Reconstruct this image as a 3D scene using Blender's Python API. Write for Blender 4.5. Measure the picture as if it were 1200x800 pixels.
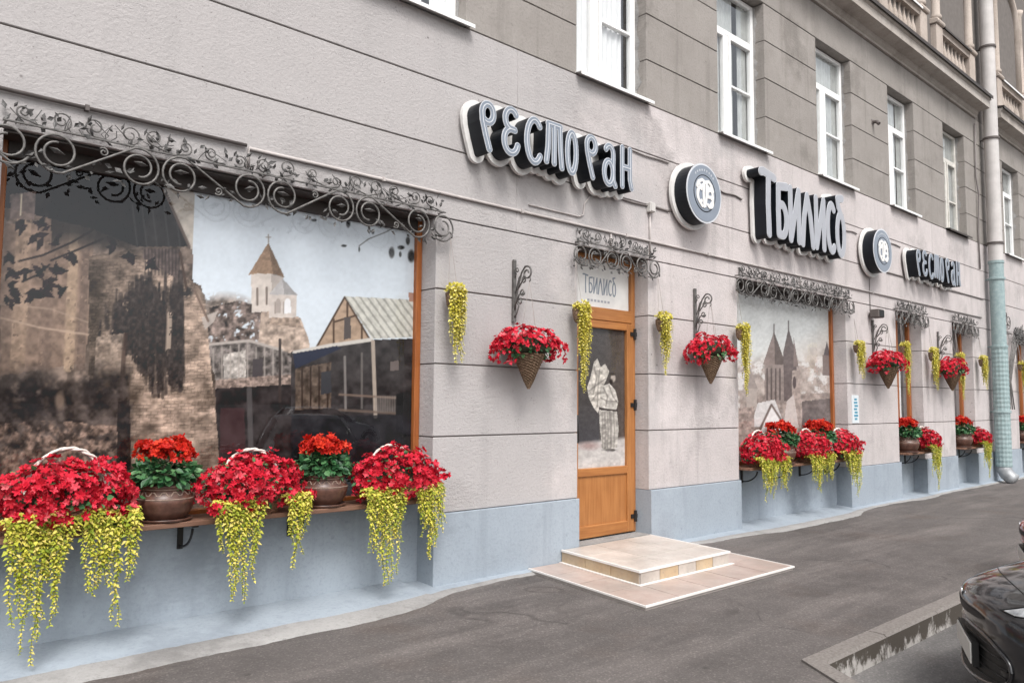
import bpy, bmesh, math, random
import numpy as np
from mathutils import Matrix, Vector
from mathutils.geometry import tessellate_polygon
from mathutils.bvhtree import BVHTree

for o in list(bpy.data.objects):
    bpy.data.objects.remove(o)
scene = bpy.context.scene
COL = scene.collection
R = math.radians
PI = math.pi
rnd = random.Random(7)

# ------------------------------------------------------------------ camera
ROT = ((0.7420, -0.0580, -0.6679), (-0.6704, -0.0516, -0.7402), (0.0085, 0.9970, -0.0772))
cam_d = bpy.data.cameras.new('camera')
cam = bpy.data.objects.new('camera', cam_d)
COL.objects.link(cam)
_m = Matrix(ROT)
_q = _m.to_quaternion().normalized()
cam.matrix_world = Matrix.Translation((0, -5.381, 1.5745)) @ _q.to_matrix().to_4x4()
cam_d.sensor_width = 36.0
cam_d.lens = 36.0 * 910 / 1200
cam_d.clip_start = 0.05
cam_d.clip_end = 2000
scene.camera = cam
scene.render.resolution_x = 1024
scene.render.resolution_y = 682

# ------------------------------------------------------------------ sky, sun, exposure
SUN_EL, SUN_AZ = 52, 205          # degrees; azimuth clockwise from +Y
world = bpy.data.worlds.new('World')
scene.world = world
world.use_nodes = True
nt = world.node_tree
nt.nodes.clear()
sky = nt.nodes.new('ShaderNodeTexSky')
sky.sky_type = 'NISHITA'
sky.sun_disc = False
sky.sun_elevation = R(SUN_EL)
sky.sun_rotation = R(SUN_AZ)
sky.dust_density = 4.0
sky.air_density = 1.0
hs = nt.nodes.new('ShaderNodeHueSaturation')
hs.inputs['Saturation'].default_value = 0.18
bg = nt.nodes.new('ShaderNodeBackground')
bg.inputs['Strength'].default_value = 0.15
wo = nt.nodes.new('ShaderNodeOutputWorld')
nt.links.new(sky.outputs[0], hs.inputs['Color'])
nt.links.new(hs.outputs[0], bg.inputs['Color'])
nt.links.new(bg.outputs[0], wo.inputs['Surface'])

sun_d = bpy.data.lights.new('sun', 'SUN')
sun_d.energy = 1.3
sun_d.angle = R(20)
sun_d.color = (1.0, 0.965, 0.93)
sun = bpy.data.objects.new('sun', sun_d)
COL.objects.link(sun)
_dir = Vector((math.sin(R(SUN_AZ)) * math.cos(R(SUN_EL)), math.cos(R(SUN_AZ)) * math.cos(R(SUN_EL)), math.sin(R(SUN_EL))))
sun.rotation_euler = _dir.to_track_quat('Z', 'Y').to_euler()
sun.location = (0, -8, 14)

vs = scene.view_settings
vs.view_transform = 'Standard'
vs.look = 'None'
vs.exposure = 0.77
vs.gamma = 1.0
vs.use_curve_mapping = False

# ------------------------------------------------------------------ materials
def srgb(r, g, b):
    f = lambda c: ((c / 255) / 12.92) if c / 255 <= 0.04045 else ((c / 255 + 0.055) / 1.055) ** 2.4
    return (f(r), f(g), f(b), 1)

class NT:
    def __init__(s, name):
        s.m = bpy.data.materials.new(name)
        s.m.use_nodes = True
        s.t = s.m.node_tree
        s.b = s.t.nodes['Principled BSDF']
        s.out = s.t.nodes['Material Output']
    def n(s, typ, **kw):
        x = s.t.nodes.new('ShaderNode' + typ)
        for k, v in kw.items():
            if k in x.inputs.keys():
                x.inputs[k].default_value = v
            else:
                setattr(x, k, v)
        return x
    def l(s, a, b):
        s.t.links.new(a, b)
    def coords(s, scale=(1, 1, 1), kind='Object'):
        tc = s.n('TexCoord')
        mp = s.n('Mapping')
        mp.inputs['Scale'].default_value = scale
        s.l(tc.outputs[kind], mp.inputs['Vector'])
        return mp.outputs[0]
    def noise(s, vec, scale, detail=4, rough=0.55):
        x = s.n('TexNoise')
        x.inputs['Scale'].default_value = scale
        x.inputs['Detail'].default_value = detail
        x.inputs['Roughness'].default_value = rough
        if vec is not None:
            s.l(vec, x.inputs['Vector'])
        return x.outputs['Fac']
    def ramp(s, fac, stops):
        x = s.n('ValToRGB')
        cr = x.color_ramp
        while len(cr.elements) < len(stops):
            cr.elements.new(0.5)
        for e, (p, c) in zip(cr.elements, stops):
            e.position = p
            e.color = c if len(c) == 4 else (*c, 1)
        s.l(fac, x.inputs['Fac'])
        return x.outputs['Color']
    def mix(s, fac, a, b, mode='MIX'):
        x = s.n('Mix', data_type='RGBA', blend_type=mode)
        for sock, v in ((x.inputs[0], fac), (x.inputs[6], a), (x.inputs[7], b)):
            if hasattr(v, 'node'):
                s.l(v, sock)
            else:
                sock.default_value = v
        return x.outputs[2]
    def bump(s, h, strength, dist, prev=None):
        x = s.n('Bump')
        x.inputs['Strength'].default_value = strength
        x.inputs['Distance'].default_value = dist
        s.l(h, x.inputs['Height'])
        if prev is not None:
            s.l(prev, x.inputs['Normal'])
        return x.outputs['Normal']
    def fin(s, col=None, rough=0.7, normal=None, metal=0.0, spec=0.4):
        b = s.b
        if col is not None:
            if hasattr(col, 'node'):
                s.l(col, b.inputs['Base Color'])
            else:
                b.inputs['Base Color'].default_value = col
        if hasattr(rough, 'node'):
            s.l(rough, b.inputs['Roughness'])
        else:
            b.inputs['Roughness'].default_value = rough
        b.inputs['Metallic'].default_value = metal
        b.inputs['Specular IOR Level'].default_value = spec
        if normal is not None:
            s.l(normal, b.inputs['Normal'])
        return s.m

def g(v):
    return (v, v, v, 1)

def scale_c(c, k):
    return (c[0] * k, c[1] * k, c[2] * k, 1)

def stucco(name, base, warm, dirt, rough_amt=1.0, pits=True):
    k = NT(name)
    v = k.coords(kind='Object')
    geo = k.n('NewGeometry')
    pos = geo.outputs['Position']
    big = k.noise(pos, 0.55, 5, 0.6)
    mid = k.noise(pos, 2.6, 5, 0.65)
    fine = k.noise(pos, 38, 4, 0.7)
    grit = k.noise(pos, 140, 3, 0.6)
    c = k.mix(k.ramp(big, [(0.35, g(0)), (0.68, g(1))]), base, warm)
    c = k.mix(k.ramp(mid, [(0.45, g(0)), (0.8, g(0.55))]), c, dirt)
    c = k.mix(k.ramp(fine, [(0.50, g(0)), (0.78, g(0.62))]), c, scale_c(dirt, 0.85))
    # rain streaks: noise stretched along Z
    mp = k.n('Mapping')
    mp.inputs['Scale'].default_value = (5.0, 5.0, 0.35)
    k.l(pos, mp.inputs['Vector'])
    streak = k.noise(mp.outputs[0], 1.0, 4, 0.6)
    c = k.mix(k.ramp(streak, [(0.54, g(0)), (0.74, g(0.6))]), c, scale_c(dirt, 0.85))
    # pale limewash repairs and darker damp blotches
    c = k.mix(k.ramp(k.noise(pos, 1.15, 6, 0.68), [(0.56, g(0)), (0.66, g(0.38))]), c, scale_c(warm, 1.18))
    c = k.mix(k.ramp(k.noise(pos, 0.8, 7, 0.72), [(0.54, g(0)), (0.68, g(0.7))]), c, scale_c(dirt, 0.86))
    c = k.mix(k.ramp(k.noise(pos, 9.0, 6, 0.75), [(0.60, g(0)), (0.70, g(0.5))]), c, scale_c(dirt, 0.72))
    if pits:
        # older, greyer and coarser render towards one end of the street front
        sp_ = k.n('SeparateXYZ')
        k.l(pos, sp_.inputs[0])
        mx_ = k.n('MapRange')
        mx_.inputs['From Min'].default_value = 7.5
        mx_.inputs['From Max'].default_value = 0.5
        k.l(sp_.outputs['X'], mx_.inputs['Value'])
        md_ = k.n('Math', operation='MULTIPLY_ADD')
        k.l(k.noise(pos, 0.7, 5, 0.65), md_.inputs[0])
        md_.inputs[1].default_value = 1.4
        k.l(mx_.outputs[0], md_.inputs[2])
        old = k.ramp(md_.outputs[0], [(0.75, g(0)), (1.35, g(1))])
        c = k.mix(k.mix(1.0, old, g(0.75), 'MULTIPLY'), c, (0.37, 0.355, 0.352, 1))
        sv = k.n('TexVoronoi')
        sv.inputs['Scale'].default_value = 34
        k.l(pos, sv.inputs['Vector'])
        speck = k.mix(1.0, k.ramp(sv.outputs['Distance'], [(0.10, g(1)), (0.24, g(0))]), k.ramp(k.noise(pos, 6, 4, 0.7), [(0.5, g(0)), (0.6, g(0.8))]), 'MULTIPLY')
        c = k.mix(k.mix(1.0, speck, old, 'MULTIPLY'), c, scale_c(dirt, 0.62))
    oi = k.n('ObjectInfo')
    c = k.mix(1.0, c, k.ramp(oi.outputs['Random'], [(0, g(0.93)), (1, g(1.0))]), 'MULTIPLY')
    if pits:
        vo = k.n('TexVoronoi')
        vo.inputs['Scale'].default_value = 5.5
        k.l(pos, vo.inputs['Vector'])
        pm = k.ramp(vo.outputs['Distance'], [(0.03, g(1)), (0.075, g(0))])
        pn = k.ramp(k.noise(pos, 1.7, 2), [(0.5, g(0)), (0.56, g(1))])
        pp = k.mix(1.0, pm, pn, 'MULTIPLY')
        c = k.mix(pp, c, scale_c(dirt, 0.55))
    mp2 = k.n('Mapping')
    mp2.inputs['Scale'].default_value = (16, 16, 42)
    mp2.inputs['Rotation'].default_value = (0, R(12), 0)
    k.l(pos, mp2.inputs['Vector'])
    trowel = k.noise(mp2.outputs[0], 1.0, 4, 0.65)
    area = k.ramp(k.noise(pos, 0.8, 4), [(0.45, g(0.06)), (0.66, g(1))])
    th = k.mix(1.0, trowel, area, 'MULTIPLY')
    c = k.mix(k.ramp(th, [(0.40, g(0)), (0.62, g(0.45))]), c, scale_c(dirt, 0.9))
    nrm = k.bump(th, min(1, 0.6 * rough_amt), 0.014)
    nrm = k.bump(fine, 0.7 * rough_amt, 0.010, nrm)
    nrm = k.bump(grit, 0.35 * rough_amt, 0.002, nrm)
    return k.fin(c, 0.92, nrm, spec=0.2)

def plain(name, col, rough=0.6, metal=0.0, spec=0.4, var=0.12, scale=9, bump=0.0, bscale=80):
    k = NT(name)
    geo = k.n('NewGeometry')
    pos = geo.outputs['Position']
    f = k.noise(pos, scale, 4)
    c = k.mix(k.ramp(f, [(0.3, g(0)), (0.75, g(1))]), scale_c(col, 1 - var), scale_c(col, 1 + var))
    nrm = None
    if bump:
        nrm = k.bump(k.noise(pos, bscale, 3), bump, 0.004)
    r = k.n('MapRange')
    r.inputs['To Min'].default_value = max(0.02, rough - 0.08)
    r.inputs['To Max'].default_value = min(1, rough + 0.08)
    k.l(f, r.inputs['Value'])
    return k.fin(c, r.outputs[0], nrm, metal, spec)

M = {}
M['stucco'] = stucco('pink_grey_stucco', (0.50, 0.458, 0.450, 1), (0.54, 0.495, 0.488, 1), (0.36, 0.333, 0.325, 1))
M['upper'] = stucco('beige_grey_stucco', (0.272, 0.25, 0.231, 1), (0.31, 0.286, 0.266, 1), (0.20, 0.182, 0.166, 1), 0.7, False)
M['attic'] = stucco('warm_pink_stucco', (0.43, 0.365, 0.318, 1), (0.47, 0.41, 0.365, 1), (0.31, 0.265, 0.23, 1), 0.5, False)
M['cornice'] = stucco('cornice_plaster', (0.40, 0.36, 0.325, 1), (0.43, 0.40, 0.37, 1), (0.27, 0.24, 0.215, 1), 0.5, False)
M['plinth'] = stucco('blue_grey_plinth_paint', (0.300, 0.342, 0.388, 1), (0.32, 0.362, 0.405, 1), (0.25, 0.285, 0.325, 1), 0.45, False)
M['core'] = plain('dark_mortar', (0.16, 0.145, 0.135, 1), 0.95, spec=0.1)
M['room'] = plain('dim_room_plaster', (0.22, 0.22, 0.22, 1), 0.9, spec=0.1)
M['pvc'] = plain('white_plastic_frame', (0.78, 0.78, 0.77, 1), 0.35, var=0.04)
M['pvc_old'] = plain('aged_white_frame', (0.55, 0.53, 0.49, 1), 0.6, var=0.15)
M['sill'] = plain('white_sheet_metal', (0.72, 0.72, 0.71, 1), 0.4, var=0.06)
M['flash'] = plain('dark_roof_metal', (0.045, 0.036, 0.032, 1), 0.55, var=0.3)
M['curtain'] = plain('white_curtain', (0.70, 0.70, 0.70, 1), 0.9, var=0.05, spec=0.1)
M['curtain_grey'] = plain('grey_blind', (0.40, 0.41, 0.40, 1), 0.9, var=0.12, spec=0.1)
M['iron'] = plain('weathered_wrought_iron', (0.135, 0.128, 0.122, 1), 0.5, metal=0.3, var=0.45, scale=25)
M['iron_leaf'] = plain('weathered_iron_leaf', (0.085, 0.082, 0.08, 1), 0.55, metal=0.25, var=0.5, scale=30)
M['black_iron'] = plain('black_painted_iron', (0.012, 0.011, 0.011, 1), 0.45)
M['black_side'] = plain('black_sign_side', (0.006, 0.008, 0.012, 1), 0.45, spec=0.25)
M['white_acr'] = plain('white_sign_board', (0.68, 0.67, 0.65, 1), 0.45, var=0.08)
M['sign_edge'] = plain('pale_sign_edge', (0.55, 0.57, 0.60, 1), 0.35, var=0.05)
M['sign_face'] = plain('blue_grey_sign_face', (0.20, 0.23, 0.275, 1), 0.35, var=0.06)
M['sign_pale'] = plain('pale_grey_sign_face', (0.33, 0.34, 0.37, 1), 0.35, var=0.06)
M['conduit'] = plain('painted_conduit', (0.42, 0.385, 0.37, 1), 0.5, var=0.12)
M['conduit_dark'] = plain('dark_conduit', (0.10, 0.085, 0.08, 1), 0.6, var=0.2)
M['cable'] = plain('grey_cable', (0.17, 0.15, 0.145, 1), 0.6)
M['plastic_w'] = plain('grey_white_plastic', (0.52, 0.50, 0.48, 1), 0.5)
M['terra'] = None
M['rope'] = plain('whitewashed_wicker', (0.62, 0.55, 0.50, 1), 0.8, var=0.25, scale=60)
M['concrete'] = stucco('pale_concrete', (0.27, 0.262, 0.255, 1), (0.31, 0.303, 0.295, 1), (0.19, 0.183, 0.178, 1), 1.0, False)
M['glass'] = None
M['plaque'] = plain('pale_plaque', (0.58, 0.62, 0.64, 1), 0.5, var=0.04)
M['plaque_b'] = plain('plaque_blue_print', (0.06, 0.25, 0.36, 1), 0.5)
M['soil'] = plain('soil_and_gap_shade', (0.03, 0.035, 0.018, 1), 0.95)  # pot soil; also the shade colour of the cores inside the flowers
M['stem'] = plain('vine_stem', (0.16, 0.17, 0.03, 1), 0.7)
M['chain'] = plain('twine', (0.30, 0.27, 0.25, 1), 0.8)
M['trim'] = plain('white_tile_trim', (0.74, 0.71, 0.68, 1), 0.45, var=0.06)
M['joint'] = plain('tile_mortar', (0.40, 0.36, 0.33, 1), 0.9, var=0.1)

def wood(name, a, b, rough=0.42, vertical=True):
    k = NT(name)
    geo = k.n('NewGeometry')
    mp = k.n('Mapping')
    mp.inputs['Scale'].default_value = (28, 28, 1.6) if vertical else (1.6, 28, 28)
    k.l(geo.outputs['Position'], mp.inputs['Vector'])
    f = k.noise(mp.outputs[0], 1.4, 5, 0.6)
    c = k.ramp(f, [(0.3, a), (0.7, b)])
    f2 = k.noise(geo.outputs['Position'], 4, 3)
    c = k.mix(k.ramp(f2, [(0.45, g(0)), (0.8, g(0.35))]), c, scale_c(a, 0.6))
    return k.fin(c, rough, k.bump(f, 0.15, 0.002), spec=0.4)
M['wood'] = wood('varnished_orange_wood', (0.275, 0.105, 0.030, 1), (0.40, 0.175, 0.058, 1))
M['wood_h'] = wood('varnished_orange_wood_rail', (0.28, 0.105, 0.03, 1), (0.41, 0.175, 0.055, 1), vertical=False)
M['wood_dark'] = wood('brown_window_wood', (0.22, 0.065, 0.018, 1), (0.33, 0.11, 0.028, 1))
M['shelf'] = wood('weathered_brown_plank', (0.12, 0.06, 0.038, 1), (0.23, 0.125, 0.085, 1), 0.55, False)

def wicker(name, a, b):
    k = NT(name)
    geo = k.n('NewGeometry')
    f = k.noise(geo.outputs['Position'], 70, 4)
    c = k.ramp(f, [(0.3, a), (0.72, b)])
    return k.fin(c, 0.8, k.bump(f, 0.3, 0.003), spec=0.25)
M['wicker'] = wicker('brown_wicker', (0.055, 0.033, 0.02, 1), (0.30, 0.205, 0.135, 1))
M['wicker_red'] = wicker('reddish_wicker', (0.10, 0.045, 0.028, 1), (0.30, 0.16, 0.10, 1))

def pot_mat():
    k = NT('brown_glazed_clay')
    geo = k.n('NewGeometry')
    f = k.noise(geo.outputs['Position'], 22, 5)
    c = k.ramp(f, [(0.3, (0.055, 0.025, 0.018, 1)), (0.75, (0.14, 0.068, 0.048, 1))])
    return k.fin(c, 0.38, k.bump(f, 0.2, 0.003), spec=0.5)
M['pot'] = pot_mat()
M['pot_band'] = plain('pale_clay_relief', (0.26, 0.19, 0.15, 1), 0.6, var=0.35, scale=50)

def island(name, stops, rough=0.55, trans=0.0, spec=0.3):
    k = NT(name)
    geo = k.n('NewGeometry')
    c = k.ramp(geo.outputs['Random Per Island'], stops)
    f = k.noise(geo.outputs['Position'], 45, 2)
    c = k.mix(1.0, c, k.ramp(f, [(0.3, g(0.78)), (0.75, g(1.0))]), 'MULTIPLY')
    k.fin(c, rough, spec=spec)
    if trans:
        tr = k.n('BsdfTranslucent')
        k.l(c, tr.inputs['Color'])
        mx = k.n('MixShader')
        mx.inputs[0].default_value = trans
        k.l(k.b.outputs[0], mx.inputs[1])
        k.l(tr.outputs[0], mx.inputs[2])
        k.l(mx.outputs[0], k.out.inputs['Surface'])
    return k.m
M['petal'] = island('crimson_petals', [(0, (0.30, 0.004, 0.014, 1)), (0.25, (0.56, 0.010, 0.028, 1)), (0.7, (0.74, 0.022, 0.055, 1)), (0.92, (0.80, 0.06, 0.10, 1)), (1, (0.82, 0.20, 0.22, 1))], 0.6, 0.25)
M['scarlet'] = island('scarlet_petals', [(0, (0.42, 0.010, 0.006, 1)), (0.6, (0.64, 0.020, 0.010, 1)), (1, (0.74, 0.06, 0.02, 1))], 0.6, 0.25)
M['leaf'] = island('dark_green_leaves', [(0, (0.015, 0.06, 0.022, 1)), (0.5, (0.04, 0.14, 0.05, 1)), (1, (0.13, 0.27, 0.11, 1))], 0.45, 0.12, 0.4)
M['vine'] = island('yellow_green_vine_leaves', [(0, (0.22, 0.30, 0.03, 1)), (0.3, (0.45, 0.48, 0.05, 1)), (0.65, (0.70, 0.64, 0.09, 1)), (1, (0.80, 0.66, 0.20, 1))], 0.6, 0.25)
M['vine_y'] = island('yellow_vine_leaves', [(0, (0.50, 0.46, 0.05, 1)), (0.5, (0.76, 0.66, 0.10, 1)), (1, (0.84, 0.76, 0.30, 1))], 0.6, 0.25)
M['anther'] = plain('flower_centre', (0.55, 0.32, 0.06, 1), 0.7)

def glass_mat(name, tint=(0.9, 0.93, 0.93, 1), ior=1.5, rough=0.0):
    k = NT(name)
    tr = k.n('BsdfTransparent')
    tr.inputs[0].default_value = tint
    gl = k.n('BsdfGlossy')
    gl.inputs['Roughness'].default_value = rough
    gl.inputs['Color'].default_value = (0.95, 0.97, 1, 1)
    # Schlick reflectance, the same from either side of the thin sheet
    f0 = ((ior - 1) / (ior + 1)) ** 2
    lw = k.n('LayerWeight')
    lw.inputs['Blend'].default_value = 0.5
    pw = k.n('Math', operation='POWER')
    k.l(lw.outputs['Facing'], pw.inputs[0])
    pw.inputs[1].default_value = 5.0
    fr = k.n('Math', operation='MULTIPLY_ADD')
    k.l(pw.outputs[0], fr.inputs[0])
    fr.inputs[1].default_value = 1 - f0
    fr.inputs[2].default_value = f0
    mx = k.n('MixShader')
    k.l(fr.outputs[0], mx.inputs[0])
    k.l(tr.outputs[0], mx.inputs[1])
    k.l(gl.outputs[0], mx.inputs[2])
    k.l(mx.outputs[0], k.out.inputs['Surface'])
    return k.m
M['glass'] = glass_mat('window_glass', (0.97, 0.98, 0.98, 1), ior=2.2)
M['display_glass'] = glass_mat('display_glass', (1, 1, 1, 1), 1.5, 0.0)

def asphalt(name='worn_asphalt', tone=None):
    k = NT(name)
    geo = k.n('NewGeometry')
    pos = geo.outputs['Position']
    big = k.noise(pos, 0.5, 5, 0.6)
    mid = k.noise(pos, 3.0, 5, 0.6)
    vo = k.n('TexVoronoi')
    vo.inputs['Scale'].default_value = 95
    k.l(pos, vo.inputs['Vector'])
    fine = k.noise(pos, 120, 3, 0.7)
    c = k.ramp(big, [(0.3, (0.082, 0.073, 0.069, 1)), (0.7, (0.118, 0.106, 0.101, 1))])
    c = k.mix(k.ramp(mid, [(0.42, g(0)), (0.75, g(0.8))]), c, (0.138, 0.123, 0.117, 1))
    c = k.mix(k.ramp(k.noise(pos, 0.9, 3), [(0.56, g(0)), (0.72, g(0.4))]), c, (0.10, 0.072, 0.058, 1))
    # trodden streaks along the pavement
    mp = k.n('Mapping')
    mp.inputs['Scale'].default_value = (0.35, 2.2, 1)
    k.l(pos, mp.inputs['Vector'])
    c = k.mix(k.ramp(k.noise(mp.outputs[0], 1.0, 5, 0.65), [(0.47, g(0)), (0.70, g(0.8))]), c, (0.175, 0.155, 0.146, 1))
    st = k.n('TexWhiteNoise')
    k.l(vo.outputs['Position'], st.inputs['Vector'])
    c = k.mix(1.0, c, k.ramp(st.outputs['Value'], [(0, g(0.80)), (0.85, g(1.0)), (1, g(1.35))]), 'MULTIPLY')
    c = k.mix(k.ramp(fine, [(0.6, g(0)), (0.8, g(0.28))]), c, (0.2, 0.19, 0.18, 1))
    if tone:
        c = k.mix(1.0, c, tone, 'MULTIPLY')
    # old repair patches and hairline cracks
    v2 = k.n('TexVoronoi', feature='DISTANCE_TO_EDGE')
    v2.inputs['Scale'].default_value = 0.45
    wv = k.n('Vector' + 'Math', operation='ADD')
    nz = k.n('TexNoise')
    nz.inputs['Scale'].default_value = 1.6
    k.l(pos, nz.inputs['Vector'])
    k.l(pos, wv.inputs[0])
    k.l(nz.outputs['Color'], wv.inputs[1])
    k.l(wv.outputs[0], v2.inputs['Vector'])
    crack = k.ramp(v2.outputs['Distance'], [(0.004, g(1)), (0.012, g(0))])
    cm = k.ramp(k.noise(pos, 0.7, 2), [(0.54, g(0)), (0.62, g(0.4))])
    c = k.mix(k.mix(1.0, crack, cm, 'MULTIPLY'), c, (0.035, 0.032, 0.03, 1))
    spots = k.n('TexVoronoi')
    spots.inputs['Scale'].default_value = 2.2
    k.l(pos, spots.inputs['Vector'])
    c = k.mix(k.ramp(spots.outputs['Distance'], [(0.02, g(0.55)), (0.07, g(0))]), c, (0.04, 0.037, 0.035, 1))
    nrm = k.bump(vo.outputs['Distance'], 0.4, 0.004)
    nrm = k.bump(fine, 0.5, 0.004, nrm)
    return k.fin(c, 0.88, nrm, spec=0.25)
M['asphalt'] = asphalt()
M['road'] = asphalt('grey_road_asphalt', (1.22, 1.30, 1.33, 1))

def kerb_mat():
    k = NT('kerb_granite')
    geo = k.n('NewGeometry')
    pos = geo.outputs['Position']
    f = k.noise(pos, 60, 4)
    c = k.ramp(f, [(0.3, (0.14, 0.125, 0.115, 1)), (0.7, (0.23, 0.21, 0.195, 1))])
    return k.fin(c, 0.85, k.bump(f, 0.4, 0.004), spec=0.2)
M['kerb'] = kerb_mat()
def kerb_face():
    k = NT('stained_kerb_face')
    geo = k.n('NewGeometry')
    pos = geo.outputs['Position']
    mp = k.n('Mapping')
    mp.inputs['Scale'].default_value = (5, 1, 3.5)
    k.l(pos, mp.inputs['Vector'])
    f = k.noise(mp.outputs[0], 1.5, 5, 0.7)
    sx = k.n('SeparateXYZ')
    k.l(pos, sx.inputs[0])
    mr = k.n('MapRange')
    mr.inputs['From Min'].default_value = -0.16
    mr.inputs['From Max'].default_value = 0.0
    mr.inputs['To Min'].default_value = 0.12
    mr.inputs['To Max'].default_value = -0.10
    k.l(sx.outputs['Z'], mr.inputs['Value'])
    ad = k.n('Math', operation='ADD')
    k.l(f, ad.inputs[0])
    k.l(mr.outputs[0], ad.inputs[1])
    big = k.noise(pos, 1.1, 2)
    ad2 = k.n('Math', operation='ADD')
    k.l(ad.outputs[0], ad2.inputs[0])
    mr2 = k.n('MapRange')
    mr2.inputs['To Min'].default_value = -0.12
    mr2.inputs['To Max'].default_value = 0.16
    k.l(big, mr2.inputs['Value'])
    k.l(mr2.outputs[0], ad2.inputs[1])
    m = k.ramp(ad2.outputs[0], [(0.55, g(0)), (0.66, g(1))])
    c = k.mix(m, (0.075, 0.065, 0.055, 1), (0.42, 0.40, 0.38, 1))
    return k.fin(c, 0.85, k.bump(k.noise(pos, 70, 3), 0.3, 0.004), spec=0.2)
M['kerb_face'] = kerb_face()

def tile(name, a, b):
    k = NT(name)
    geo = k.n('NewGeometry')
    oi = k.n('ObjectInfo')
    f = k.noise(geo.outputs['Position'], 7, 5, 0.65)
    c = k.ramp(f, [(0.3, a), (0.72, b)])
    c = k.mix(1.0, c, k.ramp(oi.outputs['Random'], [(0, g(0.86)), (1, g(1.04))]), 'MULTIPLY')
    d = k.noise(geo.outputs['Position'], 2.1, 4)
    c = k.mix(k.ramp(d, [(0.42, g(0)), (0.72, g(0.6))]), c, (0.27, 0.235, 0.21, 1))
    c = k.mix(k.ramp(k.noise(geo.outputs['Position'], 26, 5, 0.7), [(0.52, g(0)), (0.75, g(0.45))]), c, (0.22, 0.19, 0.17, 1))
    return k.fin(c, 0.4, spec=0.4)
M['tile_white'] = tile('cream_stone_tile', (0.52, 0.45, 0.40, 1), (0.62, 0.57, 0.52, 1))
M['tile_pink'] = tile('pink_stone_tile', (0.42, 0.31, 0.27, 1), (0.52, 0.43, 0.385, 1))
M['tile_sand'] = tile('sand_riser_tile', (0.42, 0.30, 0.18, 1), (0.50, 0.39, 0.26, 1))
M['tile_grey'] = tile('pale_riser_tile', (0.42, 0.38, 0.34, 1), (0.53, 0.47, 0.42, 1))

M['pipe_up'] = plain('weathered_grey_pipe_paint', (0.50, 0.475, 0.46, 1), 0.55, var=0.12, scale=4)
def teal_mat():
    k = NT('teal_pipe_paint')
    geo = k.n('NewGeometry')
    f = k.noise(geo.outputs['Position'], 14, 5, 0.7)
    c = k.ramp(f, [(0.3, (0.20, 0.275, 0.28, 1)), (0.7, (0.31, 0.385, 0.39, 1))])
    return k.fin(c, 0.55, k.bump(f, 0.3, 0.006), spec=0.3)
M['pipe_teal'] = teal_mat()
M['zinc'] = plain('zinc_outlet', (0.33, 0.34, 0.35, 1), 0.5, metal=0.3, var=0.2)

def print_mat(name):
    k = NT(name)
    a = k.n('VertexColor', layer_name='print')
    return k.fin(a.outputs['Color'], 0.75, spec=0.15)
M['print'] = print_mat('printed_panel')

def paint(name, col, flake=0.0):
    k = NT(name)
    geo = k.n('NewGeometry')
    f = k.noise(geo.outputs['Position'], 3, 3)
    c = k.mix(f, scale_c(col, 0.9), scale_c(col, 1.1))
    k.fin(c, 0.3, spec=0.5, metal=flake)
    k.b.inputs['Coat Weight'].default_value = 1.0
    k.b.inputs['Coat Roughness'].default_value = 0.04
    return k.m
M['car_black'] = paint('dark_graphite_car_paint', (0.010, 0.010, 0.012, 1), 0.1)
M['car_red'] = paint('red_car_paint', (0.30, 0.012, 0.02, 1))
M['car_silver'] = paint('silver_car_paint', (0.62, 0.64, 0.66, 1), 0.0)
M['car_glass'] = plain('dark_car_glass', (0.008, 0.010, 0.010, 1), 0.06, var=0.02, spec=0.6)
M['car_trim'] = plain('black_car_plastic', (0.010, 0.010, 0.010, 1), 0.5)
M['rubber'] = plain('tyre_rubber', (0.015, 0.015, 0.015, 1), 0.85)
M['alloy'] = plain('alloy_rim', (0.48, 0.48, 0.49, 1), 0.3, metal=0.8, var=0.05)
M['chrome'] = plain('chrome_reflector', (0.75, 0.76, 0.78, 1), 0.12, metal=1.0, var=0.05)
M['lamp_glass'] = plain('clear_lamp_lens', (0.50, 0.52, 0.54, 1), 0.08, metal=0.5, var=0.35, scale=30)
M['plate'] = plain('white_number_plate', (0.62, 0.61, 0.58, 1), 0.5, var=0.06)

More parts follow.
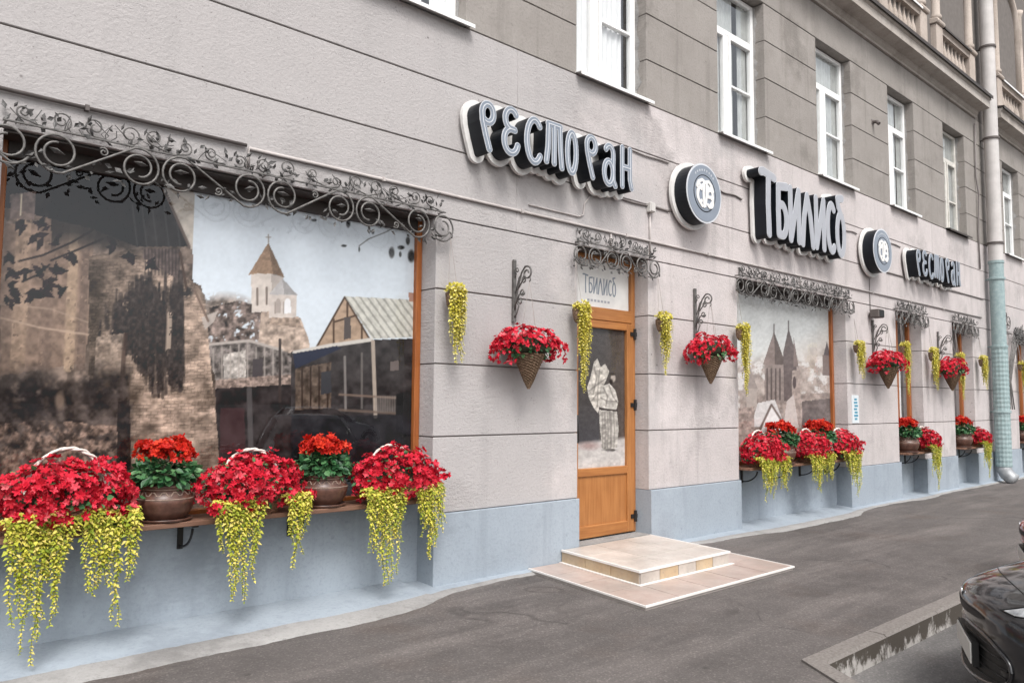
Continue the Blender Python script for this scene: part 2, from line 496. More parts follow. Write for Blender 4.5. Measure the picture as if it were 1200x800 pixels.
# ------------------------------------------------------------------ mesh helpers
class MB:
    def __init__(s):
        s.v = []
        s.f = []
    def add(s, vs, fs):
        o = len(s.v)
        s.v.extend([tuple(p) for p in vs])
        s.f.extend([tuple(i + o for i in f) for f in fs])
        return s
    def box(s, x0, x1, y0, y1, z0, z1):
        return s.add([(x0, y0, z0), (x1, y0, z0), (x1, y1, z0), (x0, y1, z0), (x0, y0, z1), (x1, y0, z1), (x1, y1, z1), (x0, y1, z1)],
                     [(0, 3, 2, 1), (4, 5, 6, 7), (0, 1, 5, 4), (1, 2, 6, 5), (2, 3, 7, 6), (3, 0, 4, 7)])
    def cbox(s, x0, x1, y0, y1, z0, z1, c):
        """box whose four front (low y) edges and corners are chamfered by c"""
        P = [(x0, y1, z0), (x1, y1, z0), (x1, y1, z1), (x0, y1, z1),
             (x0, y0 + c, z0), (x1, y0 + c, z0), (x1, y0 + c, z1), (x0, y0 + c, z1),
             (x0 + c, y0, z0 + c), (x1 - c, y0, z0 + c), (x1 - c, y0, z1 - c), (x0 + c, y0, z1 - c)]
        F = [(0, 3, 2, 1), (8, 9, 10, 11)]
        for i in range(4):
            j = (i + 1) % 4
            F.append((i, j, j + 4, i + 4))
            F.append((i + 4, j + 4, j + 8, i + 8))
        return s.add(P, F)
    def quad(s, a, b, c, d):
        return s.add([a, b, c, d], [(0, 1, 2, 3)])
    def tube(s, pts, r, n=6, cap=True, r1=None):
        pts = [Vector(p) for p in pts]
        N = len(pts)
        rings = []
        up = None
        for i, p in enumerate(pts):
            t = (pts[min(i + 1, N - 1)] - pts[max(i - 1, 0)])
            if t.length < 1e-9:
                t = Vector((0, 0, 1))
            t.normalize()
            if up is None:
                a = Vector((0, 0, 1)) if abs(t.z) < 0.9 else Vector((1, 0, 0))
                up = (a - t * a.dot(t)).normalized()
            else:
                up = up - t * up.dot(t)
                if up.length < 1e-6:
                    a = Vector((0, 0, 1)) if abs(t.z) < 0.9 else Vector((1, 0, 0))
                    up = a - t * a.dot(t)
                up.normalize()
            sd = t.cross(up)
            rr = r if r1 is None else r + (r1 - r) * i / max(1, N - 1)
            rings.append([p + (up * math.cos(2 * PI * k / n) + sd * math.sin(2 * PI * k / n)) * rr for k in range(n)])
        vs = [q for ring in rings for q in ring]
        fs = []
        for i in range(N - 1):
            for k in range(n):
                k2 = (k + 1) % n
                fs.append((i * n + k, i * n + k2, (i + 1) * n + k2, (i + 1) * n + k))
        if cap:
            fs.append(tuple(range(n - 1, -1, -1)))
            fs.append(tuple((N - 1) * n + k for k in range(n)))
        return s.add(vs, fs)
    def lathe(s, prof, n=24, c=(0, 0, 0), sx=1, sy=1, disp=None, cap=True):
        vs = []
        for i, (r, z) in enumerate(prof):
            for k in range(n):
                a = 2 * PI * k / n
                rr = r + (disp(i, k, a, z) if disp else 0)
                vs.append((c[0] + rr * sx * math.cos(a), c[1] + rr * sy * math.sin(a), c[2] + z))
        fs = []
        for i in range(len(prof) - 1):
            for k in range(n):
                k2 = (k + 1) % n
                fs.append((i * n + k, i * n + k2, (i + 1) * n + k2, (i + 1) * n + k))
        if cap:
            fs.append(tuple(range(n - 1, -1, -1)))
            fs.append(tuple((len(prof) - 1) * n + k for k in range(n)))
        return s.add(vs, fs)
    def ico(s, c, r, sx=1, sy=1, sz=1, seg=10, rings=7):
        prof = [(max(1e-4, r * math.sin(PI * i / rings)), -r * math.cos(PI * i / rings)) for i in range(rings + 1)]
        vs = []
        for (q, z) in prof:
            for k in range(seg):
                a = 2 * PI * k / seg
                vs.append((c[0] + q * sx * math.cos(a), c[1] + q * sy * math.sin(a), c[2] + z * sz))
        fs = []
        for i in range(rings):
            for k in range(seg):
                k2 = (k + 1) % seg
                fs.append((i * seg + k, i * seg + k2, (i + 1) * seg + k2, (i + 1) * seg + k))
        return s.add(vs, fs)
    def prism(s, prof, x0, x1):
        """closed (y, z) profile swept along x"""
        n = len(prof)
        vs = [(x0, y, z) for y, z in prof] + [(x1, y, z) for y, z in prof]
        fs = [(i, (i + 1) % n, n + (i + 1) % n, n + i) for i in range(n)]
        fs.append(tuple(range(n - 1, -1, -1)))
        fs.append(tuple(range(n, 2 * n)))
        return s.add(vs, fs)
    def mesh(s, name, smooth=False):
        me = bpy.data.meshes.new(name)
        me.from_pydata(s.v, [], s.f)
        if smooth:
            me.polygons.foreach_set('use_smooth', [True] * len(me.polygons))
        me.update()
        return me
    def build(s, name, mat, parent=None, smooth=False, loc=None, bevel=0.0, seg=1):
        return obj(name, s.mesh(name, smooth), mat, parent, loc, bevel, seg)

def obj(name, me, mat, parent=None, loc=None, bevel=0.0, seg=1):
    if mat is not None and not me.materials:
        me.materials.append(M[mat] if isinstance(mat, str) else mat)
    o = bpy.data.objects.new(name, me)
    COL.objects.link(o)
    if parent is not None:
        o.parent = parent
    if loc is not None:
        o.location = loc
    if bevel:
        md = o.modifiers.new('bevel', 'BEVEL')
        md.width = bevel
        md.segments = seg
        md.limit_method = 'ANGLE'
    return o

def tag(o, label=None, cat=None, group=None, kind=None):
    if label: o['label'] = label
    if cat: o['category'] = cat
    if group: o['group'] = group
    if kind: o['kind'] = kind
    return o

def thing(name, loc, label, cat, group=None, rz=0):
    o = bpy.data.objects.new(name, None)
    o.empty_display_size = 0.2
    COL.objects.link(o)
    o.location = loc
    o.rotation_euler = (0, 0, rz)
    return tag(o, label, cat, group)

def kids(o):
    return [c for c in ALLOBJ() if c.parent == o]
def ALLOBJ():
    return list(bpy.data.objects)
def copy_tree(root, loc, label, sx=None, rz=None, group=None):
    c = root.copy()
    COL.objects.link(c)
    c.location = loc
    if label: c['label'] = label
    if group: c['group'] = group
    if rz is not None: c.rotation_euler = (0, 0, rz)
    if sx is not None: c.scale = sx
    for ch in list(root.children):
        d = ch.copy()
        COL.objects.link(d)
        d.parent = c
        for gch in list(ch.children):
            e = gch.copy()
            COL.objects.link(e)
            e.parent = d
    return c

# ------------------------------------------------------------------ layout of the facade (metres; wall face y = 0, street at y < 0)
GZ = [0.62, 1.27, 1.895, 2.545, 3.175, 3.80, 4.39, 4.97]          # ground floor joints
UZ = [4.97, 5.49, 6.035, 6.57, 7.10, 7.64]                        # upper floor joints
XL, XR = -7.0, 27.5
LOW = [(0.77, 3.96), (5.75, 6.90), (8.71, 11.76), (13.63, 14.74), (16.27, 17.40), (20.25, 21.40), (23.6, 24.75)]
UPP = [(-4.72, -3.57), (-2.11, -0.96), (0.50, 1.65), (3.11, 4.26), (5.73, 6.89), (8.34, 9.49), (10.98, 12.14), (13.56, 14.69), (16.14, 17.32), (19.76, 20.95), (22.6, 23.75)]
ZL = 3.175
ZU0, ZU1 = 4.97, 7.10
J = 0.006

bld = thing('restaurant_building', (0, 0, 0), 'long grey stucco building with a blue-grey painted plinth and shop windows', 'building')

def spans(ops):
    r, x = [], XL
    for a, b in ops:
        r.append((x, a))
        x = b
    r.append((x, XR))
    return r

# core behind the blocks
core = MB()
for a, b in spans(LOW):
    core.box(a + 0.012, b - 0.012, 0.012, 0.5, 0.0, ZL - 0.004)
core.box(XL + 0.012, XR - 0.012, 0.012, 0.5, ZL + 0.012, ZU0 - 0.012)
for a, b in spans(UPP):
    core.box(a + 0.012, b - 0.012, 0.012, 0.5, ZU0 - 0.011, ZU1 - 0.004)
core.box(XL + 0.012, XR - 0.012, 0.012, 0.5, ZU1 + 0.012, 13.5)
wall_o = core.build('wall', 'core', bld)
# closed shell behind so that no daylight comes through
shell = MB()
shell.box(XL, XR, 9.0, 9.3, 0, 13.5)
shell.box(XL, XL + 0.3, 0.5, 9.0, 0, 13.5)
shell.box(XR - 0.3, XR, 0.5, 9.0, 0, 13.5)
shell.box(XL, XR, 0.5, 9.0, 13.5, 13.7)
shell.box(XL + 0.3, XR - 0.3, 0.5, 9.0, 4.1, 4.3)
shell.box(XL + 0.3, XR - 0.3, 3.0, 3.1, 0, 13.5)
shell.build('rear_walls', 'room', bld)

def block(x0, x1, z0, z1, mat, name='stucco_block', y0=0.0, y1=0.34):
    m = MB()
    m.cbox(x0, x1, y0, y1, z0, z1, 0.004)
    return m.build(name, mat, wall_o)

# ground floor: courses cut by openings up to the lintel joint
for i in range(len(GZ) - 1):
    z0, z1 = GZ[i] + J, GZ[i + 1] - J
    if GZ[i] < ZL - 0.01:
        for a, b in spans(LOW):
            block(a, b, z0, z1, 'stucco', y0=rnd.uniform(-0.0015, 0.0015))
    else:
        cuts = [XL, 4.9, 10.2, 15.4, 18.9, XR]
        for a, b in zip(cuts[:-1], cuts[1:]):
            block(a + 0.0005, b - 0.0005, z0, z1, 'stucco')
# plinth
for a, b in spans(LOW):
    block(a, b, 0.0, GZ[0], 'plinth', 'plinth_block', -0.032, 0.34)
# upper floor
for i in range(len(UZ) - 1):
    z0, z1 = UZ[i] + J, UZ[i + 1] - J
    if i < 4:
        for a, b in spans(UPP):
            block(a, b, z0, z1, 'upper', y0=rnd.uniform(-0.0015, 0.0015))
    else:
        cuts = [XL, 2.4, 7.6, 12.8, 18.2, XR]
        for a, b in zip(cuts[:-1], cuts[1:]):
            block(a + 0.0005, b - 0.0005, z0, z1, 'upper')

# ------------------------------------------------------------------ upper floor windows
def upper_window(a, b, idx):
    old = idx in (8,)
    mat = 'pvc_old' if old else 'pvc'
    yf = 0.145 + (idx % 3) * 0.008
    a += 0.012; b -= 0.012
    z0, z1 = ZU0 + 0.03, ZU1 - 0.012
    w = 0.055
    m = MB()
    m.box(a, a + w, yf, yf + 0.07, z0, z1)
    m.box(b - w, b, yf, yf + 0.07, z0, z1)
    m.box(a + w, b - w, yf, yf + 0.07, z0, z0 + w)
    m.box(a + w, b - w, yf, yf + 0.07, z1 - w, z1)
    zt = z0 + 1.47
    m.box(a + w, b - w, yf + 0.003, yf + 0.067, zt, zt + 0.07)
    xm = a + (b - a) * (0.40 if not old else 0.5)
    m.box(xm - 0.045, xm + 0.045, yf + 0.003, yf + 0.067, z0 + w, zt)
    win = m.build('window', mat, bld, bevel=0.005)
    # sashes
    for (p, q) in ((a + w, xm - 0.045), (xm + 0.045, b - w)):
        s = MB()
        t = 0.045
        zz0, zz1 = z0 + w, zt
        s.box(p + .004, p + t, yf - 0.012, yf + 0.05, zz0 + .004, zz1 - .004)
        s.box(q - t, q - .004, yf - 0.012, yf + 0.05, zz0 + .004, zz1 - .004)
        s.box(p + t, q - t, yf - 0.012, yf + 0.05, zz0 + .004, zz0 + t)
        s.box(p + t, q - t, yf - 0.012, yf + 0.05, zz1 - t, zz1 - .004)
        if p > a + w + 0.01 or old:
            zm = zz0 + (0.74 if not old else 0.62)
            s.box(p + t, q - t, yf - 0.009, yf + 0.047, zm - 0.016, zm + 0.016)
        s.build('sash', mat, win, bevel=0.004)
        MB().quad((p + t, yf + 0.02, zz0 + t), (q - t, yf + 0.02, zz0 + t), (q - t, yf + 0.02, zz1 - t), (p + t, yf + 0.02, zz1 - t)).build('pane', 'glass', win)
    MB().quad((a + w, yf + 0.02, zt + 0.07), (b - w, yf + 0.02, zt + 0.07), (b - w, yf + 0.02, z1 - w), (a + w, yf + 0.02, z1 - w)).build('pane', 'glass', win)
    # mortar left rough round the frame
    N = 26
    for (xs, sg) in ((a - 0.010, 1), (b + 0.010, -1)):
        mo = MB()
        prev = None
        for k in range(N + 1):
            z = z0 + (z1 - z0) * k / N
            yy = yf - 0.006 - abs(rnd.gauss(0.012, 0.026))
            cur = ((xs, yy, z), (xs + sg * 0.016, yf + 0.002, z), (xs, yf + 0.01, z))
            if prev:
                mo.quad(prev[0], prev[1], cur[1], cur[0]) if sg > 0 else mo.quad(prev[1], prev[0], cur[0], cur[1])
            prev = cur
        mo.build('mortar_seam', 'concrete', win)
    # sill
    s = MB()
    s.prism([(yf + 0.01, ZU0 + 0.046), (-0.085, ZU0 + 0.012), (-0.085, ZU0 - 0.022), (-0.079, ZU0 - 0.022), (-0.079, ZU0 + 0.004), (yf + 0.01, ZU0 + 0.036)], a - 0.03, b + 0.05)
    s.build('sill', 'sill' if not old else 'flash', win)
    # curtain, pleated
    cm = MB()
    mode = idx % 4
    rngs = {0: [(0.0, 1.0)], 1: [(0.0, 0.62), (0.70, 1.0)], 2: [(0.0, 1.0)], 3: [(0.0, 0.70), (0.78, 1.0)]}[mode]
    if idx == 4:
        rngs = [(0.0, 0.86)]
    for (u0, u1) in rngs:
        n = int(60 * (u1 - u0)) + 4
        xs = [a + 0.02 + (b - a - 0.04) * (u0 + (u1 - u0) * k / n) for k in range(n + 1)]
        ys = [yf + 0.062 + 0.012 * math.sin(k * 1.3 + idx) + 0.006 * math.sin(k * 0.47) for k in range(n + 1)]
        vv = [(x, y, z0 + 0.02) for x, y in zip(xs, ys)] + [(x, y, z1 - 0.02) for x, y in zip(xs, ys)]
        cm.add(vv, [(k, k + 1, n + 2 + k, n + 1 + k) for k in range(n)])
    cm.build('curtain', 'curtain' if idx in (3, 4) else 'curtain_grey', win, smooth=True)
for i, (a, b) in enumerate(UPP):
    upper_window(a, b, i)

# ------------------------------------------------------------------ cornice and the storey above it
def cornice(x0, x1):
    m = MB()
    m.prism([(0.1, 7.645), (-0.035, 7.65), (-0.035, 7.69), (-0.075, 7.72), (-0.09, 7.765), (-0.30, 7.785), (-0.30, 7.93), (-0.335, 7.955), (-0.335, 7.985), (0.1, 8.03)], x0, x1)
    c = m.build('cornice', 'cornice', bld)
    f = MB()
    f.prism([(0.06, 8.10), (-0.37, 8.028), (-0.37, 7.965), (-0.362, 7.965), (-0.362, 8.0), (-0.33, 7.995), (0.06, 8.06)], x0 - 0.01, x1 + 0.01)
    f.build('metal_flashing', 'flash', c)
cornice(XL, 18.02)
cornice(18.75, XR)

ATT = MB()
zc = 8.06
arch_bays = []
def attic():
    # wall pieces between windows; each bay has a balustrade panel under the window
    x = XL
    yw = 0.03
    m = MB()
    bays = [(a + 0.0, b + 0.0) for a, b in UPP if a > 5]
    for a, b in bays:
        m.box(x, a - 0.08, yw, 0.011 + 0.4, zc, 13.5)
        x = b + 0.22
        m.box(a - 0.08, x, 0.12, 0.4, zc, 9.0)
        m.box(a - 0.08, x, yw, 0.4, 11.2, 13.5)
    m.box(x, XR, yw, 0.4, zc, 13.5)
    aw = m.build('attic_wall', 'attic', bld)
    for k, (a, b) in enumerate(bays):
        a2, b2 = a - 0.08, b + 0.22
        # pedestal blocks either side
        for (p, q) in ((a2 - 0.34, a2 - 0.02), (b2 + 0.02, b2 + 0.34)):
            pm = MB()
            pm.box(p, q, -0.10, 0.029, zc + 0.04, 8.92)
            pm.prism([(0.028, 8.925), (-0.13, 8.925), (-0.15, 8.97), (-0.13, 9.02), (0.028, 9.04)], p - 0.03, q + 0.03)
            pm.build('pedestal', 'attic', aw, bevel=0.012)
            cmn = MB()
            cx = (p + q) / 2
            cmn.lathe([(0.11, 9.045), (0.11, 9.12), (0.085, 9.16), (0.08, 11.0), (0.10, 11.05), (0.12, 11.15)], 14, (cx, -0.03, 0))
            cmn.build('column', 'attic', aw, smooth=True)
        hm = MB()
        hm.prism([(0.115, 8.80), (-0.09, 8.80), (-0.09, 8.86), (-0.12, 8.90), (0.115, 8.96)], a2, b2)
        hm.prism([(0.115, zc + 0.03), (-0.08, zc + 0.03), (-0.08, zc + 0.16), (0.115, zc + 0.20)], a2, b2)
        hm.build('balustrade_rail', 'attic', aw)
        fl = MB()
        fl.prism([(0.115, 8.99), (-0.15, 8.935), (-0.15, 8.895), (-0.142, 8.895), (-0.142, 8.925), (0.115, 8.972)], a2 - 0.015, b2 + 0.015)
        fl.build('sill_flashing', 'flash' if k % 2 == 0 else 'sill', aw)
        nb = 7
        prof = [(0.05, 0), (0.05, 0.04), (0.035, 0.06), (0.065, 0.18), (0.06, 0.26), (0.03, 0.40), (0.03, 0.50), (0.05, 0.53), (0.05, 0.58)]
        for q in range(nb):
            bm_ = MB()
            bm_.lathe(prof, 10, (a2 + (q + 0.5) * (b2 - a2) / nb, 0.01, zc + 0.21))
            bm_.build('baluster', 'attic', aw, smooth=True)
        # window
        wm = MB()
        z0, z1 = 9.0, 11.2
        wm.box(a2 + 0.001, a2 + 0.09, 0.16, 0.24, z0, z1)
        wm.box(b2 - 0.09, b2 - 0.001, 0.16, 0.24, z0, z1)
        wm.box(a2 + 0.09, b2 - 0.09, 0.16, 0.24, z0, z0 + 0.08)
        wm.box(a2 + 0.09, b2 - 0.09, 0.163, 0.237, 10.4, 10.47)
        wm.box((a2 + b2) / 2 - 0.05, (a2 + b2) / 2 + 0.05, 0.163, 0.237, z0 + 0.08, 10.4)
        w_ = wm.build('window', 'pvc', bld)
        MB().quad((a2 + 0.09, 0.2, z0 + 0.08), (b2 - 0.09, 0.2, z0 + 0.08), (b2 - 0.09, 0.2, z1), (a2 + 0.09, 0.2, z1)).build('pane', 'glass', w_)
        # arched moulding for the bay past the downpipe
        if a > 18:
            am = MB()
            cx, rr = (a2 + b2) / 2, (b2 - a2) / 2 + 0.1
            pts = [(cx + rr * math.cos(t), 0.0, 10.6 + rr * math.sin(t)) for t in [PI * i / 20 for i in range(21)]]
            pts = [(cx + rr, 0.0, 9.02)] + pts + [(cx - rr, 0.0, 9.02)]
            am.tube(pts, 0.09, 6)
            am.build('arch_moulding', 'attic', aw, smooth=True)
attic()

# ------------------------------------------------------------------ printed pictures behind glass
_A = np.array(ROT)
_C = np.array((0, -5.381, 1.5745))
def vnoise(x, y, seed=0):
    xi, yi = np.floor(x).astype(np.int64), np.floor(y).astype(np.int64)
    fx, fy = x - xi, y - yi
    fx, fy = fx * fx * (3 - 2 * fx), fy * fy * (3 - 2 * fy)
    def h(a, b):
        n = (a * 374761393 + b * 668265263 + seed * 974711) & 0x7fffffff
        n = ((n ^ (n >> 13)) * 1274126177) & 0x7fffffff
        return ((n ^ (n >> 16)) & 0xffff) / 65535.0
    return (h(xi, yi) * (1 - fx) + h(xi + 1, yi) * fx) * (1 - fy) + (h(xi, yi + 1) * (1 - fx) + h(xi + 1, yi + 1) * fx) * fy
def fbm(x, y, s, seed=0, o=3):
    t, a, w = 0, 0.5, 0
    for i in range(o):
        t = t + a * vnoise(x / s * 2 ** i + 100, y / s * 2 ** i + 100, seed + i)
        w += a
        a *= 0.55
    return t / w

class Picture:
    """A flat print: a fine grid in the plane y = Y whose colour attribute is drawn shape by shape."""
    def __init__(s, x0, x1, z0, z1, Y, step):
        s.nx, s.nz = int((x1 - x0) / step) + 1, int((z1 - z0) / step) + 1
        X, Z = np.meshgrid(np.linspace(x0, x1, s.nx), np.linspace(z0, z1, s.nz))
        s.w = np.stack([X, np.full_like(X, Y), Z], -1).reshape(-1, 3)
        c = (s.w - _C) @ _A
        s.x = 600 + 910 * c[:, 0] / -c[:, 2]
        s.y = 400 - 910 * c[:, 1] / -c[:, 2]
        s.c = np.zeros((len(s.x), 3))
    def poly(s, P):
        x, y = s.x, s.y
        ins = np.zeros(len(x), bool)
        n = len(P)
        for i in range(n):
            (x1, y1), (x2, y2) = P[i], P[(i + 1) % n]
            if y1 == y2:
                continue
            cnd = ((y1 > y) != (y2 > y)) & (x < (x2 - x1) * (y - y1) / (y2 - y1) + x1)
            ins ^= cnd
        return ins.astype(float)
    def ell(s, cx, cy, rx, ry, soft=0.15):
        d = np.sqrt(((s.x - cx) / rx) ** 2 + ((s.y - cy) / ry) ** 2)
        return np.clip((1 - d) / soft, 0, 1)
    def line(s, P, w):
        best = np.full(len(s.x), 1e9)
        for (x1, y1), (x2, y2) in zip(P[:-1], P[1:]):
            dx, dy = x2 - x1, y2 - y1
            t = np.clip(((s.x - x1) * dx + (s.y - y1) * dy) / (dx * dx + dy * dy + 1e-9), 0, 1)
            best = np.minimum(best, np.hypot(s.x - x1 - t * dx, s.y - y1 - t * dy))
        return np.clip((w - best) + 0.5, 0, 1)
    def put(s, m, col, a=1.0, tex=0.0, sc=6, seed=0):
        col = np.array(col, float)[None, :] * np.ones((len(s.x), 1))
        if tex:
            col = col * (1 + tex * (fbm(s.x, s.y, sc, seed) - 0.5) * 2)[:, None]
        m = (m * a)[:, None]
        s.c = s.c * (1 - m) + col * m
    def mul(s, f):
        s.c = s.c * f[:, None]
    def build(s, name, parent):
        idx = np.arange(s.nx * s.nz).reshape(s.nz, s.nx)
        F = np.stack([idx[:-1, :-1], idx[:-1, 1:], idx[1:, 1:], idx[1:, :-1]], -1).reshape(-1, 4)
        me = bpy.data.meshes.new(name)
        me.from_pydata(s.w.tolist(), [], F.tolist())
        at = me.color_attributes.new('print', 'FLOAT_COLOR', 'POINT')
        c = np.clip(s.c / 255, 0, 1)
        lin = np.where(c <= 0.04045, c / 12.92, ((c + 0.055) / 1.055) ** 2.4) 
        grey = lin.mean(1, keepdims=True)
        lin = grey + (lin - grey) * 0.84
        lin = np.clip(0.86 * lin - 0.024, 0.003, 0.9)
        at.data.foreach_set('color', np.concatenate([lin, np.ones((len(lin), 1))], 1).ravel())
        me.update()
        return obj(name, me, 'print', parent)

def mural_street(parent):
    p = Picture(0.825, 3.925, 0.80, 3.16, 0.245, 0.0072)
    x, y = p.x, p.y
    n1, n2, n3 = fbm(x, y, 40, 1), fbm(x, y, 9, 2, 3), fbm(x, y, 4, 3, 2)
    ones = np.ones_like(x)
    p.put(ones, (212, 222, 231))
    p.mul(1 - 0.07 * np.clip((x - 225) / 280, 0, 1) * np.clip((y - 230) / 150, 0, 1) + 0.02 * (n1 - 0.5))
    # far trees and hill
    p.put(p.ell(262, 392, 62, 52, .25) * (n2 + n3 > 0.75), (138, 124, 114), 1, .5, 5, 4)
    p.put(p.poly([(240, 400), (246, 360), (280, 352), (312, 362), (318, 440), (240, 440)]) * np.clip((n2 * .6 + n3 * .4 - .3) * 6, 0, 1), (118, 103, 96), 1, .8, 5, 5)
    # rock under the church
    p.put(p.poly([(306, 366), (318, 360), (352, 372), (362, 398), (366, 430), (300, 430)]), (176, 156, 140), 1, .45, 6, 6)
    p.put(p.poly([(318, 366), (350, 372), (354, 384), (316, 380)]), (158, 138, 122), 1, .4, 4, 7)
    # church
    p.put(p.poly([(294, 318), (332, 320), (330, 364), (295, 366)]), (206, 194, 184), 1, .08, 5, 8)
    p.mul(1 - 0.16 * p.poly([(318, 320), (332, 320), (330, 364), (318, 364)]))
    p.put(p.poly([(314.5, 284), (333.5, 325), (324, 322), (305, 320), (291, 322)]), (158, 128, 102), 1, .18, 3, 9)
    p.mul(1 - .22 * p.poly([(314.5, 284), (333.5, 325), (320, 322)]))
    p.put(p.line([(314.5, 284), (314.5, 275)], .7), (150, 140, 130))
    p.put(p.line([(312, 278), (317, 278)], .6), (150, 140, 130))
    for xx, a0, a1 in ((301.5, 338, 357), (312.5, 337, 356)):
        p.put(p.line([(xx, a0), (xx, a1)], 1.2), (120, 106, 98))
    p.put(p.poly([(315, 344), (348, 345), (347, 372), (315, 372)]), (200, 188, 179), 1, .08, 4, 10)
    p.put(p.poly([(331, 326), (315, 345), (349, 346)]), (182, 178, 177), 1, .08, 4, 11)
    p.mul(1 - .14 * p.poly([(331, 326), (333, 345), (349, 346)]))
    for cx, w in ((326, 3.0), (337, 3.8)):
        m = np.maximum(p.ell(cx, 354, w, 5, .2), p.poly([(cx - w, 354), (cx + w, 354), (cx + w, 367), (cx - w, 367)]))
        p.put(m, (168, 156, 148) if cx < 330 else (226, 226, 228))
        p.put(p.line([(cx - w - .8, 367), (cx - w - .8, 354)], .6), (150, 138, 130))
    # terrace house in the middle
    p.put(p.poly([(238, 404), (290, 398), (345, 415), (345, 452), (238, 455)]), (112, 104, 100), 1, .7, 5, 12)
    p.put(p.poly([(262, 415), (288, 410), (288, 446), (262, 446)]), (182, 174, 166), .85, .5, 4, 13)
    p.put(p.line([(240, 404), (292, 399), (330, 410)], 1.6), (176, 166, 158))
    for i in range(9):
        xx = 250 + i * 10
        p.put(p.line([(xx, 404 + abs(i - 3) * 1.5), (xx, 448)], .8), (168, 158, 150), .8)
    p.put(p.poly([(296, 420), (308, 420), (308, 446), (296, 446)]), (78, 72, 74))
    p.put(p.poly([(236, 446), (345, 438), (345, 458), (236, 460)]), (150, 128, 116), .75, .6, 3, 14)
    # dark street
    p.put(p.poly([(236, 456), (345, 450), (345, 620), (236, 620)]), (58, 53, 53), 1, .5, 14, 15)
    p.put(p.line([(328, 398), (328, 470)], 1.6), (70, 62, 60))
    p.put(p.line([(292, 456), (294, 530)], 3.0), (92, 88, 88), .8)
    p.put(p.poly([(258, 478), (286, 478), (288, 530), (258, 530)]), (84, 58, 60), .6)
    # house on the right
    p.put(p.poly([(341, 412), (436, 398), (500, 396), (500, 560), (341, 560)]), (64, 60, 60), 1, .35, 10, 16)
    p.put(p.poly([(369, 409), (404, 348), (432, 396), (420, 401)]), (168, 142, 118), 1, .15, 5, 17)
    for L in (((369, 410), (404, 348), (433, 397)), ((391, 374), (391, 404)), ((407, 355), (407, 372)), ((424, 380), (424, 399)), ((392, 377), (422, 368))):
        p.put(p.line(L, 1.1), (84, 66, 54))
    p.put(p.poly([(403, 372), (411, 371), (411, 396), (403, 398)]), (88, 80, 78))
    p.put(p.poly([(404, 347), (500, 352), (500, 394), (436, 397)]), (196, 194, 184), 1, .12, 5, 18)
    stripe = 0.5 + 0.5 * np.sin((x - (y - 347) * 0.72) * 0.72)
    p.mul(1 - .2 * p.poly([(404, 347), (500, 352), (500, 394), (436, 397)]) * (stripe > .75))
    p.put(p.poly([(479, 343), (488, 343), (488, 354), (479, 353)]), (170, 130, 112))
    p.put(p.line([(345, 413), (385, 405), (434, 398)], 2.2), (196, 190, 182))
    p.put(p.poly([(343, 414), (395, 405), (400, 408), (346, 432)]), (52, 56, 72))
    p.put(p.line([(437, 400), (440, 488)], 2.2), (166, 152, 138))
    p.put(p.line([(404, 418), (405, 480)], 1.4), (130, 124, 120), .9)
    p.put(p.line([(424, 414), (424, 478)], 1.2), (110, 104, 100), .9)
    p.put(p.poly([(346, 432), (388, 424), (388, 478), (346, 480)]), (104, 88, 76), .8, .5, 5, 19)
    for xx in (354, 364, 374, 384):
        p.put(p.line([(xx, 430), (xx, 478)], 1.0), (62, 52, 48))
    p.put(p.poly([(376, 436), (388, 434), (388, 460), (376, 462)]), (66, 66, 70))
    p.put(p.line([(398, 462), (464, 466)], 1.3), (128, 108, 96), .8)
    p.put(p.line([(398, 480), (464, 484)], 1.5), (112, 96, 86), .8)
    for k in range(14):
        p.put(p.line([(440 + k * 2.0, 464), (440 + k * 2.0, 482)], .5), (140, 130, 122), .8)
    p.put(p.poly([(457, 424), (467, 422), (467, 434), (457, 434)]), (120, 108, 104), .8)
    p.put(p.poly([(464, 462), (486, 456), (486, 540), (464, 540)]), (44, 42, 44), .9)
    p.put(p.poly([(341, 486), (500, 486), (500, 620), (341, 620)]), (50, 50, 53), .75, .3, 12, 20)
    # vine leaves against the sky
    for (cx, cy, rx, ry) in ((459, 296, 4, 8), (482, 300, 5, 9), (470, 290, 5, 3), (469, 298, 2, 4), (403, 288, 4, 2), (421, 292, 1.3, 4), (368, 258, 4, 2), (478, 282, 3, 6), (437, 272, 2, 3), (452, 262, 3, 6), (408, 262, 3, 6)):
        p.put(p.ell(cx, cy, rx, ry, .4), (74, 74, 74), 1, .5, 3, 21)
    p.put(p.line([(421, 288), (432, 280), (452, 272), (470, 262)], .6), (110, 110, 108))
    # --- old stone houses on the left
    left = p.poly([(-40, 100), (226, 100), (226, 330), (236, 335), (244, 420), (252, 440), (256, 620), (-40, 620)])
    p.put(left, (132, 114, 102), 1, .4, 12, 22)
    p.mul(1 - left * .28 * np.clip((n2 - .42) * 5, 0, 1))
    # carved columns
    col_m = p.poly([(0, 262), (112, 262), (100, 425), (0, 440)])
    p.put(col_m, (140, 116, 100), .9, .3, 7, 23)
    for xx, w, c in ((26, 9, (160, 134, 112)), (58, 7, (118, 98, 86)), (86, 6, (172, 146, 120)), (100, 5, (112, 94, 84))):
        p.put(p.line([(xx + 4, 225), (xx - 6, 430)], w) * (n3 > .25), c, .75, .3, 5, 24)
    p.put(p.line([(0, 372), (48, 384), (104, 392)], 1.2), (186, 160, 138), .7)
    p.put(p.line([(0, 356), (60, 362), (104, 378)], .9), (170, 146, 126), .6)
    # brick tower
    tw = p.poly([(104, 300), (170, 290), (226, 330), (240, 345), (247, 430), (256, 520), (256, 620), (104, 620)])
    p.put(tw, (172, 148, 130), .95, .38, 10, 25)
    yy = y + 5 * (n1 - .5) + (x - 180) * .06
    rows = (np.floor(yy / 3.7)).astype(int)
